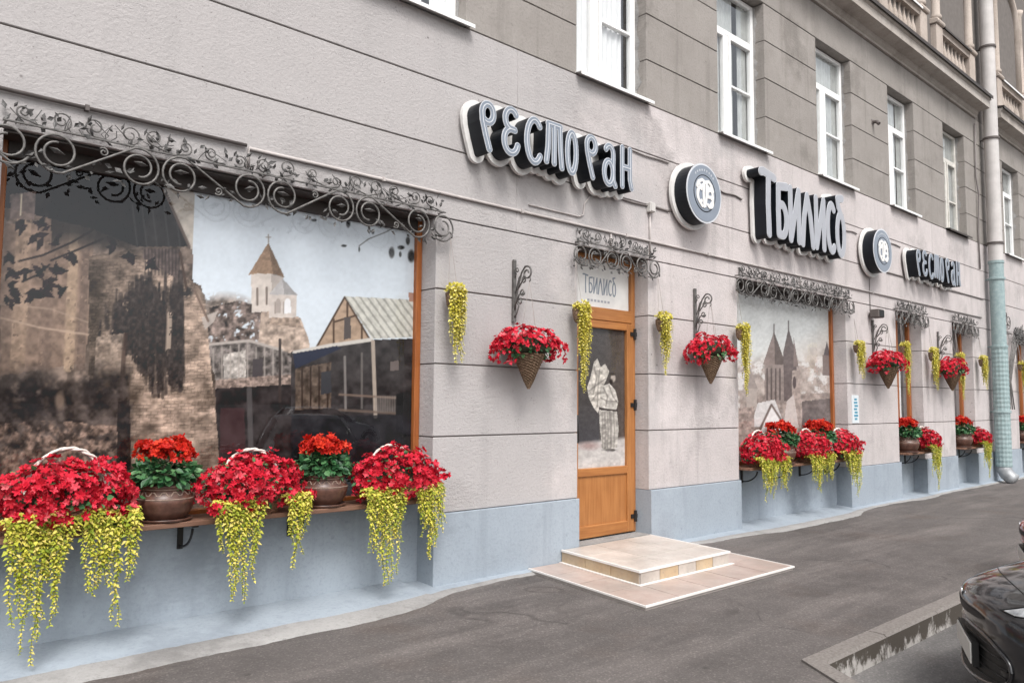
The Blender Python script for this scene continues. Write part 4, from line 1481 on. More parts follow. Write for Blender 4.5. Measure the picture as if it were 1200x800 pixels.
def word(text, H, pitch, wscale, wave=0.0):
    res, x = [], 0
    for i, ch in enumerate(text):
        w, st = GLY[ch]
        dz = wave * (1 if i % 2 else -1)
        res.append([[(x + px * H * wscale, pz * H + dz) for px, pz in s] for s in st])
        x += pitch if pitch else w * H * wscale
    return res

def letter_sign(name, loc, text, H, pitch, wscale, hw, plate, label, face, y_plate=-0.075, y_front=-0.25, wave=0.0, inlay=True, res=0.0055, neon=True):
    t = thing(name, loc, label, 'sign')
    letters = word(text, H, pitch, wscale, wave)
    allst = [s for L in letters for s in L]
    D, x0, z0 = field(allst, plate + 0.03, 0.009)
    solid(D, x0, z0, 0.009, plate, y_plate, y_plate + 0.035).build('back_board', 'white_acr', t)
    for L in letters:
        D, x0, z0 = field(L, hw + 0.02, res)
        body = solid(D, x0, z0, res, hw, y_front + 0.006, y_plate - 0.001).build('letter', 'black_side', t)
        solid(D, x0, z0, res, hw, y_front, y_front + 0.0055).build('letter_rim', 'sign_edge' if inlay else face, body)
        if inlay:
            solid(D, x0, z0, res, hw - 0.0065, y_front - 0.003, y_front - 0.0003).build('letter_face', face, body)
            if neon:
                solid(D, x0, z0, res, 0.0045, y_front - 0.006, y_front - 0.0033).build('neon_line', 'sign_edge', body)
    # stand-offs to the wall
    x_end = max(p[0] for s in allst for p in s)
    for k in range(3):
        b = MB()
        b.tube([(x_end * (0.1 + 0.4 * k), y_plate + 0.036, H * 0.5), (x_end * (0.1 + 0.4 * k), 0.004, H * 0.5)], 0.012, 8)
        b.build('stand_off', 'cable', t)
    return t
letter_sign('letter_sign', (4.22, 0, 3.81), 'РЕСТОРАН', 0.41, 0.272, 0.88, 0.033, 0.085, 'long sign of blue-grey cyrillic letters above the bare stucco beside the door', 'sign_face', wave=0.012)
letter_sign('letter_sign', (8.90, 0, 3.77), 'tбилисо', 0.70, None, 1.07, 0.057, 0.105, 'big pale grey cyrillic name sign with a tall first letter', 'sign_pale', neon=False)
letter_sign('letter_sign', (13.95, 0, 3.83), 'РЕСТОРАН', 0.41, 0.272, 0.88, 0.033, 0.085, 'long sign of cyrillic letters next to the downpipe', 'sign_face', wave=0.012, neon=False)

def disc(r, ya, yb, n=48):
    m = MB()
    a = [2 * PI * i / n for i in range(n)]
    m.add([(r * math.cos(t), ya, r * math.sin(t)) for t in a] + [(r * math.cos(t), yb, r * math.sin(t)) for t in a],
          [tuple(range(n)), tuple(range(2 * n - 1, n - 1, -1))] + [((i + 1) % n, i, n + i, n + (i + 1) % n) for i in range(n)])
    return m
def ring_tube(r, y, rad, n=48):
    m = MB()
    m.tube([(r * math.cos(2 * PI * i / n), y, r * math.sin(2 * PI * i / n)) for i in range(n + 1)], rad, 6, cap=False)
    return m
def round_sign(loc, label):
    t = thing('round_sign', loc, label, 'sign', 'round emblem signs')
    disc(0.40, -0.075, -0.04).build('back_board', 'white_acr', t)
    drum = disc(0.345, -0.245, -0.0755).build('drum', 'black_side', t)
    disc(0.352, -0.252, -0.2455).build('drum_rim', 'sign_edge', drum)
    disc(0.332, -0.256, -0.2523).build('face', 'sign_face', drum)
    ring_tube(0.215, -0.256, 0.006).build('face_ring', 'black_side', drum, smooth=True)
    disc(0.212, -0.258, -0.2562).build('emblem_ground', 'sign_face', drum)
    # winged T-shaped emblem
    S = [[(-.16, .06), (-.13, .12), (-.06, .15), (0, .13), (.07, .15), (.13, .11), (.16, .05)],
         [(-.02, .13), (-.03, .0), (-.02, -.16)], [(.03, .13), (.03, -.04), (.0, -.15)],
         arc(-.10, -.03, .055, .08, 60, 300), [(-.13, .03), (-.15, -.04), (-.12, -.11), (-.06, -.16)],
         arc(.10, .0, .05, .05, -60, 200), arc(.10, -.09, .06, .06, 120, -140), [(.14, .05), (.16, -.02), (.15, -.09), (.08, -.15)],
         [(-.11, .09), (-.08, .05), (-.05, .09)], [(.11, .08), (.08, .05), (.06, .09)]]
    D, x0, z0 = field(S, .05, .006)
    solid(D, x0, z0, .006, .019, -0.266, -0.2585).build('emblem', 'white_acr', drum)
    # small print arc above the emblem
    pr = MB()
    for k in range(9):
        a = R(130 - k * 10)
        x, z = .275 * math.cos(a), .275 * math.sin(a)
        pr.box(x - .007, x + .007, -0.2575, -0.2563, z - .012, z + .012)
    tag(pr.build('small_print', 'sign_edge', drum), kind='stuff')
    ro = MB()
    ro.tube([(0, -0.04, 0), (0, 0.004, 0)], 0.03, 10)
    ro.build('stand_off', 'cable', t)
    return t
round_sign((7.64, 0, 4.02), 'round emblem sign between the restaurant sign and the big name sign')
round_sign((12.58, 0, 4.02), 'round emblem sign between the big name sign and the downpipe sign')

# name on the panel over the door
def transom_text():
    m = MB()
    for L in word('tбилисо', 0.70, None, 1.0):
        D, x0, z0 = field(L, .08, .011)
        q = solid(D, x0, z0, .011, .034, 0.2235, 0.2248)
        m.add([(x * .245 + 6.07, y, z * .245 + 2.75) for x, y, z in q.v], q.f)
    tag(m.build('panel_lettering', 'sign_face', door), kind='stuff')
    m = MB()
    for k in range(7):
        m.box(6.14 + k * .055, 6.175 + k * .055, 0.2238, 0.2248, 2.66, 2.685)
    tag(m.build('panel_small_print', 'sign_pale', door), kind='stuff')
transom_text()

# ------------------------------------------------------------------ wrought iron
def spiral(cx, cz, r0, r1, a0, a1, n=22):
    return [(cx + (r0 + (r1 - r0) * i / n) * math.cos(R(a0 + (a1 - a0) * i / n)), cz + (r0 + (r1 - r0) * i / n) * math.sin(R(a0 + (a1 - a0) * i / n))) for i in range(n + 1)]
def leaf_shape(m, p, d, L, w, nrm=(0, -1, 0), bend=0.25):
    """folded pointed leaf of four triangles"""
    p, d, nrm = Vector(p), Vector(d).normalized(), Vector(nrm)
    s = d.cross(nrm)
    if s.length < 1e-4:
        s = Vector((1, 0, 0))
    s.normalize()
    up = s.cross(d)
    mid = p + d * L * 0.5 + up * L * bend
    m.add([p, p + d * L * 0.45 + s * w, p + d * L, p + d * L * 0.45 - s * w, mid], [(0, 1, 4), (1, 2, 4), (2, 3, 4), (3, 0, 4)])

def canopy(x0, x1, label, pairs, seed, leafy=1.0):
    r_ = random.Random(seed)
    t = thing('iron_canopy', ((x0 + x1) / 2, 0, 2.95), label, 'ironwork', 'wrought iron canopies over the openings')
    cx0, cz0 = (x0 + x1) / 2, 2.95
    Y = -0.075
    def P(x, z, y=Y):
        return (x - cx0, y, z - cz0)
    rr = 0.130 if x1 - x0 > 3.3 else 0.112
    zc_ = 3.068
    ends = rr + 0.02
    xs = [x0 + ends + rr * .3 + (x1 - x0 - 2 * ends - rr * .6) * i / max(1, pairs - 1) for i in range(pairs)] if pairs > 1 else [(x0 + x1) / 2]
    # rails along the wall
    for z, y in ((3.20, Y),):
        m = MB()
        m.tube([P(x0 + .03, z, y), P(x1 - .03, z, y)], 0.007, 6)
        m.build('rail', 'iron', t)
    for x in (x0 + .05, (x0 + x1) / 2, x1 - .05):
        m = MB()
        m.tube([P(x, 3.20, Y), P(x, 3.20, 0.004)], 0.007, 6)
        m.build('wall_tie', 'iron', t)
    def scroll(pts, rad=0.0082):
        m = MB()
        m.tube([P(x, z, Y + (q[0] if q else 0)) for x, z, *q in pts], rad, 6)
        m.build('scroll', 'iron', t, smooth=True)
    for i in range(pairs - 1):
        ax, bx = xs[i] + rr, xs[i + 1] - rr
        up = 1 if i % 2 == 0 else -1
        # out of one circle at its foot, across, into the next over its top (or mirrored)
        A = spiral(ax, zc_, rr * .45, rr, -75 * up - up * 560, -75 * up, 34)
        B = spiral(bx, zc_, rr, rr * .45, 105 * up, 105 * up - up * 560, 34)
        scroll(A + [(A[-1][0] * .5 + B[0][0] * .5, A[-1][1] * .5 + B[0][1] * .5)] + B)
        for (cx, s) in ((ax, 1), (bx, -1)):
            m = MB()
            leaf_shape(m, P(cx - .05 * s, zc_ + .02, Y - .005), (s, -.2, r_.uniform(-.5, .2)), 0.10, 0.018)
            m.build('iron_leaf', 'iron_leaf', t)
        # small curl on the diagonal
        mx = (ax + bx) / 2
        scroll(spiral(mx + .02, zc_ + .055 * up, .006, .03, 0, 500 * up, 18), 0.006)
    for cx, s in ((xs[0] - rr, 1), (xs[-1] + rr, -1)):
        scroll(spiral(cx, zc_, rr * .4, rr, 90, 90 + s * 600, 36))
    # hooks that carry the little planters
    for xe, s in ((x0, -1), (x1, 1)):
        scroll([(xe - s * .16, 2.965), (xe - s * .08, 2.955), (xe - s * .02, 3.0), (xe + s * .02, 3.035), (xe + s * .045, 3.01), (xe + s * .04, 2.985)], 0.0075)
    # crest leaning back to the wall
    n = max(4, int((x1 - x0) / 0.19))
    for k in range(n):
        x = x0 + .06 + (x1 - x0 - .12) * (k + .5) / n + r_.uniform(-.02, .02)
        s = 1 if k % 2 else -1
        rad = r_.uniform(.04, .068)
        z = 3.215 + rad + r_.uniform(0, .03)
        pts = [(x - s * .11, 3.20, -0.0)] + [(px, pz, 0.03) for px, pz in spiral(x, z, rad, rad * .25, -90, -90 + s * 520, 24)]
        scroll(pts, 0.0055)
    # sprays of small iron leaves
    lm = MB()
    for k in range(int((x1 - x0) * 46 * leafy)):
        x = r_.uniform(x0 + .02, x1 - .02)
        if r_.random() < .62:
            z = r_.uniform(3.17, 3.30)
            d = (r_.uniform(-1, 1), r_.uniform(-.5, .4), r_.uniform(.1, 1))
        else:
            z = r_.uniform(2.94, 3.06)
            d = (r_.uniform(-1, 1), r_.uniform(-.5, .2), r_.uniform(-1, .2))
        leaf_shape(lm, P(x, z, Y + r_.uniform(-.02, .05)), d, r_.uniform(.035, .075), r_.uniform(.008, .017), bend=r_.uniform(-.2, .3))
    for k in range(int((x1 - x0) * 10)):
        x = r_.uniform(x0 + .05, x1 - .05)
        lm.tube([P(x, 3.20, Y + .03), P(x + r_.uniform(-.05, .05), 3.24, Y + .02), P(x + r_.uniform(-.1, .1), r_.uniform(3.27, 3.33), Y + .03)], 0.003, 4)
    tag(lm.build('leaf_spray', 'iron_leaf', t), kind='stuff')
    return t
canopy(0.72, 4.03, 'wide wrought iron scroll canopy over the street picture window', 5, 1, 1.7)
canopy(5.66, 6.97, 'short wrought iron scroll canopy over the wooden door', 3, 2, 2.2)
canopy(8.62, 11.86, 'wide leafy iron canopy over the church picture window', 6, 3, 2.4)
canopy(13.52, 14.86, 'short iron canopy over the narrow window beside the speaker box', 3, 4, 2.4)
canopy(16.16, 17.50, 'short iron canopy over the narrow window beside the downpipe', 3, 5, 2.4)
canopy(20.14, 21.50, 'short iron canopy over the narrow window past the downpipe', 3, 6, 2.4)
for a, b in LOW:
    m = MB()
    m.box(a + .012, b - .012, 0.03, 0.199, ZL - .016, ZL - .0045)
    m.build('soffit_strip', 'flash', wall_o)  # near-black strip across the underside of each lintel

def bracket(x, label):
    t = thing('wall_bracket', (x, 0, 2.33), label, 'bracket', 'scrolled iron brackets')
    m = MB()
    m.box(-.018, .018, -.030, -.008, 0.0, .56)
    m.tube([(0, -.019, .56), (0, -.019, .575)], .02, 8)
    m.tube([(0, -.019, -.014), (0, -.019, 0)], .02, 8)
    for z in (.06, .50):
        m.tube([(0, -.008, z), (0, .004, z)], .014, 6)
    m.build('backplate', 'iron', t)
    def sc(pts, rad=.0075):
        mm = MB()
        mm.tube([(0, y, z) for y, z in pts], rad, 6)
        mm.build('scroll', 'iron', t, smooth=True)
    sc([(-.028, .10), (-.05, .2), (-.075, .32), (-.12, .44), (-.17, .495)] + [(y, z) for y, z in spiral(-.195, .43, .066, .018, 75, 75 + 470, 26)], .009)
    sc([(-.028, .03), (-.06, .07), (-.085, .13)] + [(y, z) for y, z in spiral(-.10, .17, .035, .010, -60, -60 - 0 + 430, 20)])
    sc([(-.05, .16), (-.09, .24)] + [(y, z) for y, z in spiral(-.135, .26, .035, .010, 200, 200 + 430, 20)])
    sc([(-.08, .30), (-.13, .36), (-.16, .42)] + [(y, z) for y, z in spiral(-.155, .37, .03, .008, 60, 60 - 430, 18)])
    sc([(-.028, .40), (-.05, .44)] + [(y, z) for y, z in spiral(-.06, .47, .028, .008, -40, 400, 18)], .006)
    sc([(-.04, .26), (-.085, .40), (-.15, .46)], .005)
    h = MB()
    h.tube([(0, -.235, .40), (0, -.24, .36), (0, -.228, .345)], .006, 6)
    h.build('hook', 'iron', t)
    return t

# ------------------------------------------------------------------ plants
def flower(m, p, nrm, r, rg):
    nrm = Vector(nrm)
    nrm = (nrm + Vector((rg.uniform(-.5, .5), rg.uniform(-.5, .5), rg.uniform(-.35, .5)))).normalized()
    a = Vector((0, 0, 1)) if abs(nrm.z) < .9 else Vector((1, 0, 0))
    u = nrm.cross(a).normalized()
    v = nrm.cross(u)
    p = Vector(p)
    a0 = rg.uniform(0, 6.28)
    V = [p - nrm * r * .45]
    for k in range(15):
        an = a0 + 2 * PI * k / 15
        rr = r * (rg.uniform(.52, .62) if k % 3 == 0 else rg.uniform(.92, 1.10))
        z = r * (rg.uniform(-.05, .05) if k % 3 == 0 else rg.uniform(-.10, .32))
        V.append(p + (u * math.cos(an) + v * math.sin(an)) * rr + nrm * z)
    m.add(V, [(0, 1 + k, 1 + (k + 1) % 15) for k in range(15)])

def dome(m, n, c, rad, rg, r, zmin=-.35, lumps=0.12):
    ph = [rg.uniform(0, 6.28) for _ in range(4)]
    for i in range(n):
        while True:
            d = Vector((rg.gauss(0, 1), rg.gauss(0, 1), rg.gauss(0, 1))).normalized()
            if d.z > zmin:
                break
        k = 1 + lumps * math.sin(5 * d.x + ph[0]) * math.cos(4 * d.y + ph[1] + 2 * d.z) + rg.uniform(-.13, .05)
        p = (c[0] + d.x * rad[0] * k, c[1] + d.y * rad[1] * k, c[2] + d.z * rad[2] * k)
        nn = Vector((d.x / rad[0], d.y / rad[1], d.z / rad[2])).normalized()
        flower(m, p, nn, r * rg.choice((rg.uniform(.45, .8), rg.uniform(.8, 1.2), rg.uniform(.85, 1.25))), rg)

def leaf_dome(m, n, c, rad, rg, L, zmin=-.2, zmax=1.0):
    for i in range(n):
        while True:
            d = Vector((rg.gauss(0, 1), rg.gauss(0, 1), rg.gauss(0, 1))).normalized()
            if zmin < d.z < zmax:
                break
        k = rg.uniform(.8, 1.05)
        p = Vector((c[0] + d.x * rad[0] * k, c[1] + d.y * rad[1] * k, c[2] + d.z * rad[2] * k))
        t = (d + Vector((rg.uniform(-.6, .6), rg.uniform(-.6, .6), rg.uniform(-.9, .3)))).normalized()
        l = L * rg.uniform(.7, 1.2)
        s = t.cross(d + Vector((0, 0, .3))).normalized() * l * .42
        up = s.cross(t).normalized()
        m.add([p, p + t * l * .25 + s * .8 + up * l * .1, p + t * l * .6 + s * .75 + up * l * .06, p + t * l, p + t * l * .6 - s * .75 + up * l * .06, p + t * l * .25 - s * .8 + up * l * .1],
              [(0, 1, 2, 3), (0, 3, 4, 5)])

def vine(m, st, x, y, z, width, length, n, rg, size=.0155, out=.06, taper=.35, flare=0.0):
    """a bundle of trailing strands with opposite round leaves; st collects the stems"""
    for i in range(n):
        u = (i + .5) / n * 2 - 1 + rg.uniform(-.12, .12)
        Lk = length * (1 - .45 * abs(u + rg.uniform(-.35, .35))) * rg.choice((rg.uniform(.4, .8), rg.uniform(.75, 1.05)))
        Lk = max(Lk, length * .22)
        x0 = x + u * width * .5
        y0 = y + rg.uniform(-.02, .03)
        pts = []
        k = 0
        ds = 0.0165
        zz, yy = z + rg.uniform(-.02, .03), y0 + out
        wob, fq, drift = rg.uniform(.004, .018), rg.uniform(9, 24), rg.gauss(0, .022)
        while True:
            s = k * ds
            if s > Lk + out:
                break
            if s < out:
                q = s / out
                px, py, pz = x0, y0 + out * (1 - q), zz + .02 * math.sin(q * PI) - .012 * q
            else:
                h = (s - out) / max(Lk, 1e-3)
                px = x0 + (x - x0) * taper * h + wob * math.sin(s * fq + i) + drift * h * h
                py = y0 + .010 * math.sin(s * 15 + i * 2.1)
                pz = zz - .012 - (s - out)
            pts.append((px, py, pz))
            k += 1
        for k, p in enumerate(pts):
            tip = 1 - .45 * (k / len(pts)) ** 2
            for s in (0, 1):
                a = k * 1.57 + s * PI + rg.uniform(-.5, .5)
                d = Vector((math.cos(a), math.sin(a) * .8 - .25, rg.uniform(-.75, .1))).normalized()
                L = size * 2.0 * tip * rg.uniform(.5, 1.35)
                w = L * rg.uniform(.27, .38)
                sd = d.cross(Vector((rg.uniform(-.4, .4), -.6, .8))).normalized()
                P = Vector(p)
                m.add([P, P + d * L * .4 + sd * w + Vector((0, 0, L * .12)), P + d * L - Vector((0, 0, L * .15)), P + d * L * .4 - sd * w + Vector((0, 0, L * .12))], [(0, 1, 2), (0, 2, 3)])
        st.tube(pts[::3] + [pts[-1]], .0022, 3, cap=False)

def weave(n_stake, amp):
    return lambda i, k, a, z: amp * (1 if (i + (k // 2)) % 2 else -1) * (1 if k % 2 else .2)

def flower_basket(loc, label, w, hgt, vines, seed, ry=.17, nfl=430, hup=.085, group='red flower baskets on the window shelves'):
    """oval basket: half width w, flower dome height hgt, vines = [(dx, width, length)]"""
    rg = random.Random(seed)
    t = thing('flower_basket', loc, label, 'flower basket', group)
    b = MB()
    prof = [(0.80 + .014 * i, .0 + .0125 * i) for i in range(13)]
    b.lathe(prof, 56, (0, 0, 0), w * .62, ry * .75, disp=lambda i, k, a, z: .035 * (1 if ((i // 1) + (k // 2)) % 2 else -1))
    b.build('basket', 'wicker_red', t)
    cx = MB()
    cx.ico((0, 0, .17), 1, w * .72, ry * .7, hgt * .42, 14, 8)
    cx.build('gap_shade_core', 'soil', t, smooth=True)  # near-black core; its colour gives the shade in gaps between flowers
    h = MB()
    pts = []
    for i in range(33):
        a = PI * i / 32
        pts.append((-.235 * math.cos(a), .02 + .02 * math.sin(a), .12 + (hgt + hup) * math.sin(a) ** .8))
    for ph in (0, PI):
        h.tube([(p[0] + .007 * math.cos(i * 1.1 + ph), p[1] + .007 * math.sin(i * 1.1 + ph), p[2] + .005 * math.cos(i * 1.1 + ph)) for i, p in enumerate(pts)], .0085, 6)
    h.build('handle', 'rope', t, smooth=True)
    f = MB()
    dome(f, int(nfl * 1.05), (0, -.02, .21), (w, ry + .06, hgt * .80), rg, .0265, -.80, .20)
    dome(f, nfl // 3, (w * .2, -.02, .22), (w * .62, ry + .03, hgt * .84), rg, .026, -.3, .22)
    dome(f, nfl // 3, (-w * .3, -.02, .21), (w * .6, ry + .03, hgt * .74), rg, .026, -.4, .22)
    dome(f, int(w * 260), (0, -.07, .125), (w * .97, ry + .04, .085), rg, .026, -.5, .1)
    for q in range(7):
        dome(f, 12, (rg.uniform(-w, w), -rg.uniform(.05, ry + .05), rg.uniform(.08, .3)), (.06, .06, .05), rg, .026, -.6, .1)
    tag(f.build('red_flowers', 'petal', t), kind='stuff')
    lf = MB()
    leaf_dome(lf, 150, (0, -.01, .20), (w * .98, ry + .05, hgt * .80), rg, .04, -.8)
    tag(lf.build('leaves', 'leaf', t), kind='stuff')
    for (dx, wd, ln) in vines:
        v, st = MB(), MB()
        vine(v, st, dx, -ry - .045, .10, wd, ln, max(7, int(wd * 56)), rg, .0155, out=.09, taper=.34)
        vine(v, st, dx, -ry - .02, .10, wd * .8, ln * .6, max(5, int(wd * 34)), rg, .0155, out=.07, taper=.2)
        vo = tag(v.build('trailing_vine', 'vine', t), kind='stuff')
        st.build('vine_stems', 'stem', vo)
    return t

def flower_pot(loc, label, seed, s=1.0, group='brown pots of scarlet flowers'):
    rg = random.Random(seed)
    t = thing('flower_pot', loc, label, 'flower pot', group)
    b = MB()
    b.lathe([(.11, .012), (.135, .022), (.165, .07), (.182, .12), (.183, .145), (.172, .165), (.15, .205), (.158, .215), (.168, .222), (.168, .236), (.15, .238), (.14, .20)], 40)
    pot = b.build('pot', 'pot', t, smooth=True)
    bd = MB()
    pts1, pts2 = [], []
    N = 60
    for i in range(N + 1):
        a = 2 * PI * i / N
        z = .178 + (.016 if i % 4 in (1, 2) else -.006)
        rr = .168 - (z - .165) * .35
        pts1.append((rr * math.cos(a), rr * math.sin(a), z))
    bd.tube(pts1, .0045, 5, cap=False)
    bd.build('zigzag_relief', 'pot_band', pot)
    for z, rr in ((.150, .182), (.212, .156)):
        q = MB()
        q.tube([(rr * math.cos(2 * PI * i / 40), rr * math.sin(2 * PI * i / 40), z) for i in range(41)], .004, 5, cap=False)
        q.build('rim_line', 'pot_band', pot)
    sc = MB()
    sc.lathe([(.13, 0), (.165, .003), (.175, .02), (.165, .02), (.13, .011)], 36)
    sc.build('saucer', 'pot', t, smooth=True)
    so = MB()
    so.ico((0, 0, .24), 1, .15, .15, .10, 12, 6)
    so.build('soil', 'soil', t, smooth=True)
    lf = MB()
    leaf_dome(lf, 320, (0, 0, .305), (.19, .19, .10), rg, .056, -.7, .8)
    leaf_dome(lf, 120, (0, 0, .33), (.14, .14, .09), rg, .06, -.4, .9)
    tag(lf.build('leaves', 'leaf', t), kind='stuff')
    f = MB()
    dome(f, 130, (0, 0, .43), (.165, .165, .105), rg, .029, -.25, .22)
    for q in range(5):
        dome(f, 22, (rg.uniform(-.12, .12), rg.uniform(-.12, .12), .46 + rg.uniform(-.02, .04)), (.06, .06, .05), rg, .028, -.2, .1)
    tag(f.build('scarlet_flowers', 'scarlet', t), kind='stuff')
    return t

def cone_basket(x, label, seed):
    rg = random.Random(seed)
    t = thing('cone_basket', (x, -.225, 1.69), label, 'hanging basket', 'cone baskets of red flowers')
    b = MB()
    N = 40
    rows = 26
    prof = [(.012 + .135 * i / rows, .0 + .32 * i / rows) for i in range(rows + 1)]
    b.lathe(prof, N, disp=lambda i, k, a, z: .007 * (1 if (i + (k // 2)) % 2 else -1) * min(1, i / 6))
    b.build('wicker_cone', 'wicker', t)
    c = MB()
    c.ico((0, 0, .40), 1, .27, .16, .10, 14, 7)
    c.build('gap_shade_core', 'soil', t, smooth=True)  # dark filler whose colour acts as shade between the blooms
    f = MB()
    dome(f, 360, (0, 0, .40), (.385, .20, .17), rg, .025, -.25, .16)
    dome(f, 95, (-.30, -.01, .33), (.12, .16, .15), rg, .024, -.75, .1)
    dome(f, 80, (.30, -.01, .35), (.12, .16, .13), rg, .024, -.7, .1)
    tag(f.build('red_flowers', 'petal', t), kind='stuff')
    lf = MB()
    leaf_dome(lf, 90, (0, 0, .37), (.29, .17, .08), rg, .05, -1, .3)
    tag(lf.build('leaves', 'leaf', t), kind='stuff')
    for (dx, dy) in ((-.13, .0), (.13, .0), (0, -.12)):
        w = MB()
        w.tube([(dx, dy, .32), (0, -.005, .985)], .0025, 4)
        w.build('hanger_wire', 'chain', t)
    return t

def cup_planter(x, label, seed, length=.62, y=-.12, y_mat='vine_y'):
    rg = random.Random(seed)
    t = thing('hanging_planter', (x, y, 2.36), label, 'hanging planter', 'little hanging planters of yellow vine')
    b = MB()
    b.lathe([(.03, 0), (.05, .03), (.062, .09), (.065, .14), (.055, .14)], 20, disp=lambda i, k, a, z: .003 * (1 if (i + k) % 2 else -1))
    b.build('cup', 'wicker', t)
    v, st = MB(), MB()
    vine(v, st, .015, -.065, .15, .15, length, 17, rg, .0165, .05, .38)
    vine(v, st, .03, -.03, .16, .14, length * .85, 14, rg, .0165, .04, .3)
    leaf_dome(v, 110, (.02, -.02, .16), (.08, .07, .055), rg, .032)
    vo = tag(v.build('trailing_vine', y_mat, t), kind='stuff')
    st.build('vine_stems', 'stem', vo)
    for dx in (-.055, .055):
        w = MB()
        w.tube([(dx, 0, .13), (0, .045, .625)], .003, 4)
        w.build('hanger_string', 'chain', t)
    return t

# shelves
def shelf(a, b, z, label, n_br):
    t = thing('flower_shelf', ((a + b) / 2, 0.03, z), label, 'shelf', 'wooden window shelves')
    L = (b - a) / 2
    for k, (y0, y1) in enumerate(((-.165, -.055), (-.05, .06), (.065, .165))):
        m = MB()
        m.box(-L, L, y0, y1, -.034, -rnd.uniform(0, .003))
        m.build('plank', 'shelf', t, bevel=.004)
    for i in range(n_br):
        x = -L + .35 + (2 * L - .7) * i / max(1, n_br - 1) if n_br > 1 else 0
        m = MB()
        m.box(x - .018, x + .018, -.12, .174, -.050, -.035)
        m.box(x - .018, x + .018, .158, .174, -.23, -.0505)
        m.tube([(x, .158, -.21)] + [(x, .158 - .22 * math.sin(R(q)), -.05 - .16 * math.cos(R(q)) ** 1.0) for q in range(0, 85, 12)], .009, 6)
        m.build('bracket', 'black_iron', t)
    return t
SZ = 0.775
shelf(0.80, 3.93, SZ, 'long brown plank shelf under the street picture window', 4)
shelf(8.74, 11.73, SZ, 'long brown plank shelf under the church picture window', 4)
shelf(13.66, 14.71, SZ, 'short plank shelf at the narrow window beside the speaker box', 2)
shelf(16.30, 17.37, SZ, 'short plank shelf at the narrow window beside the downpipe', 2)
shelf(20.28, 21.37, SZ, 'short plank shelf at the narrow window past the downpipe', 2)

B1 = flower_basket((1.20, -.04, SZ + .001), 'widest basket of red flowers, under the old stone houses of the street picture', .40, .255, [(-.18, .36, .78), (.20, .34, .70)], 11, nfl=470, hup=.115)
B2 = flower_basket((2.36, -.04, SZ + .001), 'red flower basket between the two brown pots under the street picture', .375, .24, [(-.17, .34, .66), (.26, .20, .52)], 12)
B3 = flower_basket((3.53, -.05, SZ + .001), 'red flower basket at the stucco pier end of the long shelf', .385, .25, [(-.19, .36, .74), (.23, .28, .62)], 13, hup=.07)
P1 = flower_pot((1.79, .02, SZ + .001), 'brown pot of scarlet flowers beside the widest red basket', 21)
P2 = flower_pot((2.95, .02, SZ + .001), 'brown pot of scarlet flowers beside the red basket at the pier end', 22)
# church window
flower_basket((9.13, -.06, SZ + .001), 'red flower basket at the door side of the church picture window', .40, .25, [(-.16, .38, .58), (.22, .30, .50)], 51, nfl=330)
flower_basket((10.38, -.06, SZ + .001), 'middle red flower basket under the church picture', .385, .25, [(-.14, .34, .58), (.22, .28, .44)], 52, nfl=330)
flower_basket((11.36, -.06, SZ + .001), 'red flower basket under the church picture beside the pale plaque', .34, .24, [(.0, .50, .66)], 53, nfl=300)
copy_tree(P1, (9.78, .02, SZ + .001), 'scarlet flower pot under the church picture nearer the door', (1.05, 1.05, 1.05))
copy_tree(P2, (10.86, .02, SZ + .001), 'scarlet flower pot under the church picture nearer the plaque', (1.08, 1.08, 1.08))
# narrow windows
copy_tree(P2, (13.93, .0, SZ + .001), 'scarlet flower pot on the shelf of the narrow window beside the speaker box', (1.1, 1.1, 1.1))
B4 = flower_basket((14.50, -.08, SZ + .001), 'red flower basket with a long vine beside the speaker-box window', .25, .22, [(.0, .40, .80)], 14, nfl=280)
copy_tree(P1, (16.55, .0, SZ + .001), 'scarlet flower pot on the shelf of the narrow window beside the downpipe', (1.1, 1.1, 1.1))
copy_tree(B4, (17.14, -.08, SZ + .001), 'red flower basket with a long vine beside the downpipe', (1, 1, .92))
copy_tree(P2, (20.50, .0, SZ + .001), 'scarlet flower pot on the window shelf past the downpipe', (1.1, 1.1, 1.1))
copy_tree(B4, (21.08, -.08, SZ + .001), 'red flower basket on the window shelf past the downpipe')

# brackets and cone baskets
CX = [4.86, 7.77, 12.68, 15.48]
where = ['between the street picture and the door', 'between the door and the church picture', 'under the speaker box', 'on the pier beside the downpipe window']
C1 = cone_basket(CX[0], 'wicker cone of red flowers hanging ' + where[0], 31)
C2 = cone_basket(CX[1], 'wicker cone of red flowers hanging ' + where[1], 32)
C2.location.z = 1.80
copy_tree(C1, (CX[2], -.235, 1.83), 'wicker cone of red flowers hanging ' + where[2], (1.12, 1.1, 1.05))
copy_tree(C2, (CX[3], -.235, 1.84), 'wicker cone of red flowers hanging ' + where[3], (1.12, 1.1, 1.05))
BR1 = bracket(CX[0], 'scrolled iron wall bracket ' + where[0])
for x, w in zip(CX[1:], where[1:]):
    copy_tree(BR1, (x, 0, 2.36), 'scrolled iron wall bracket ' + w)

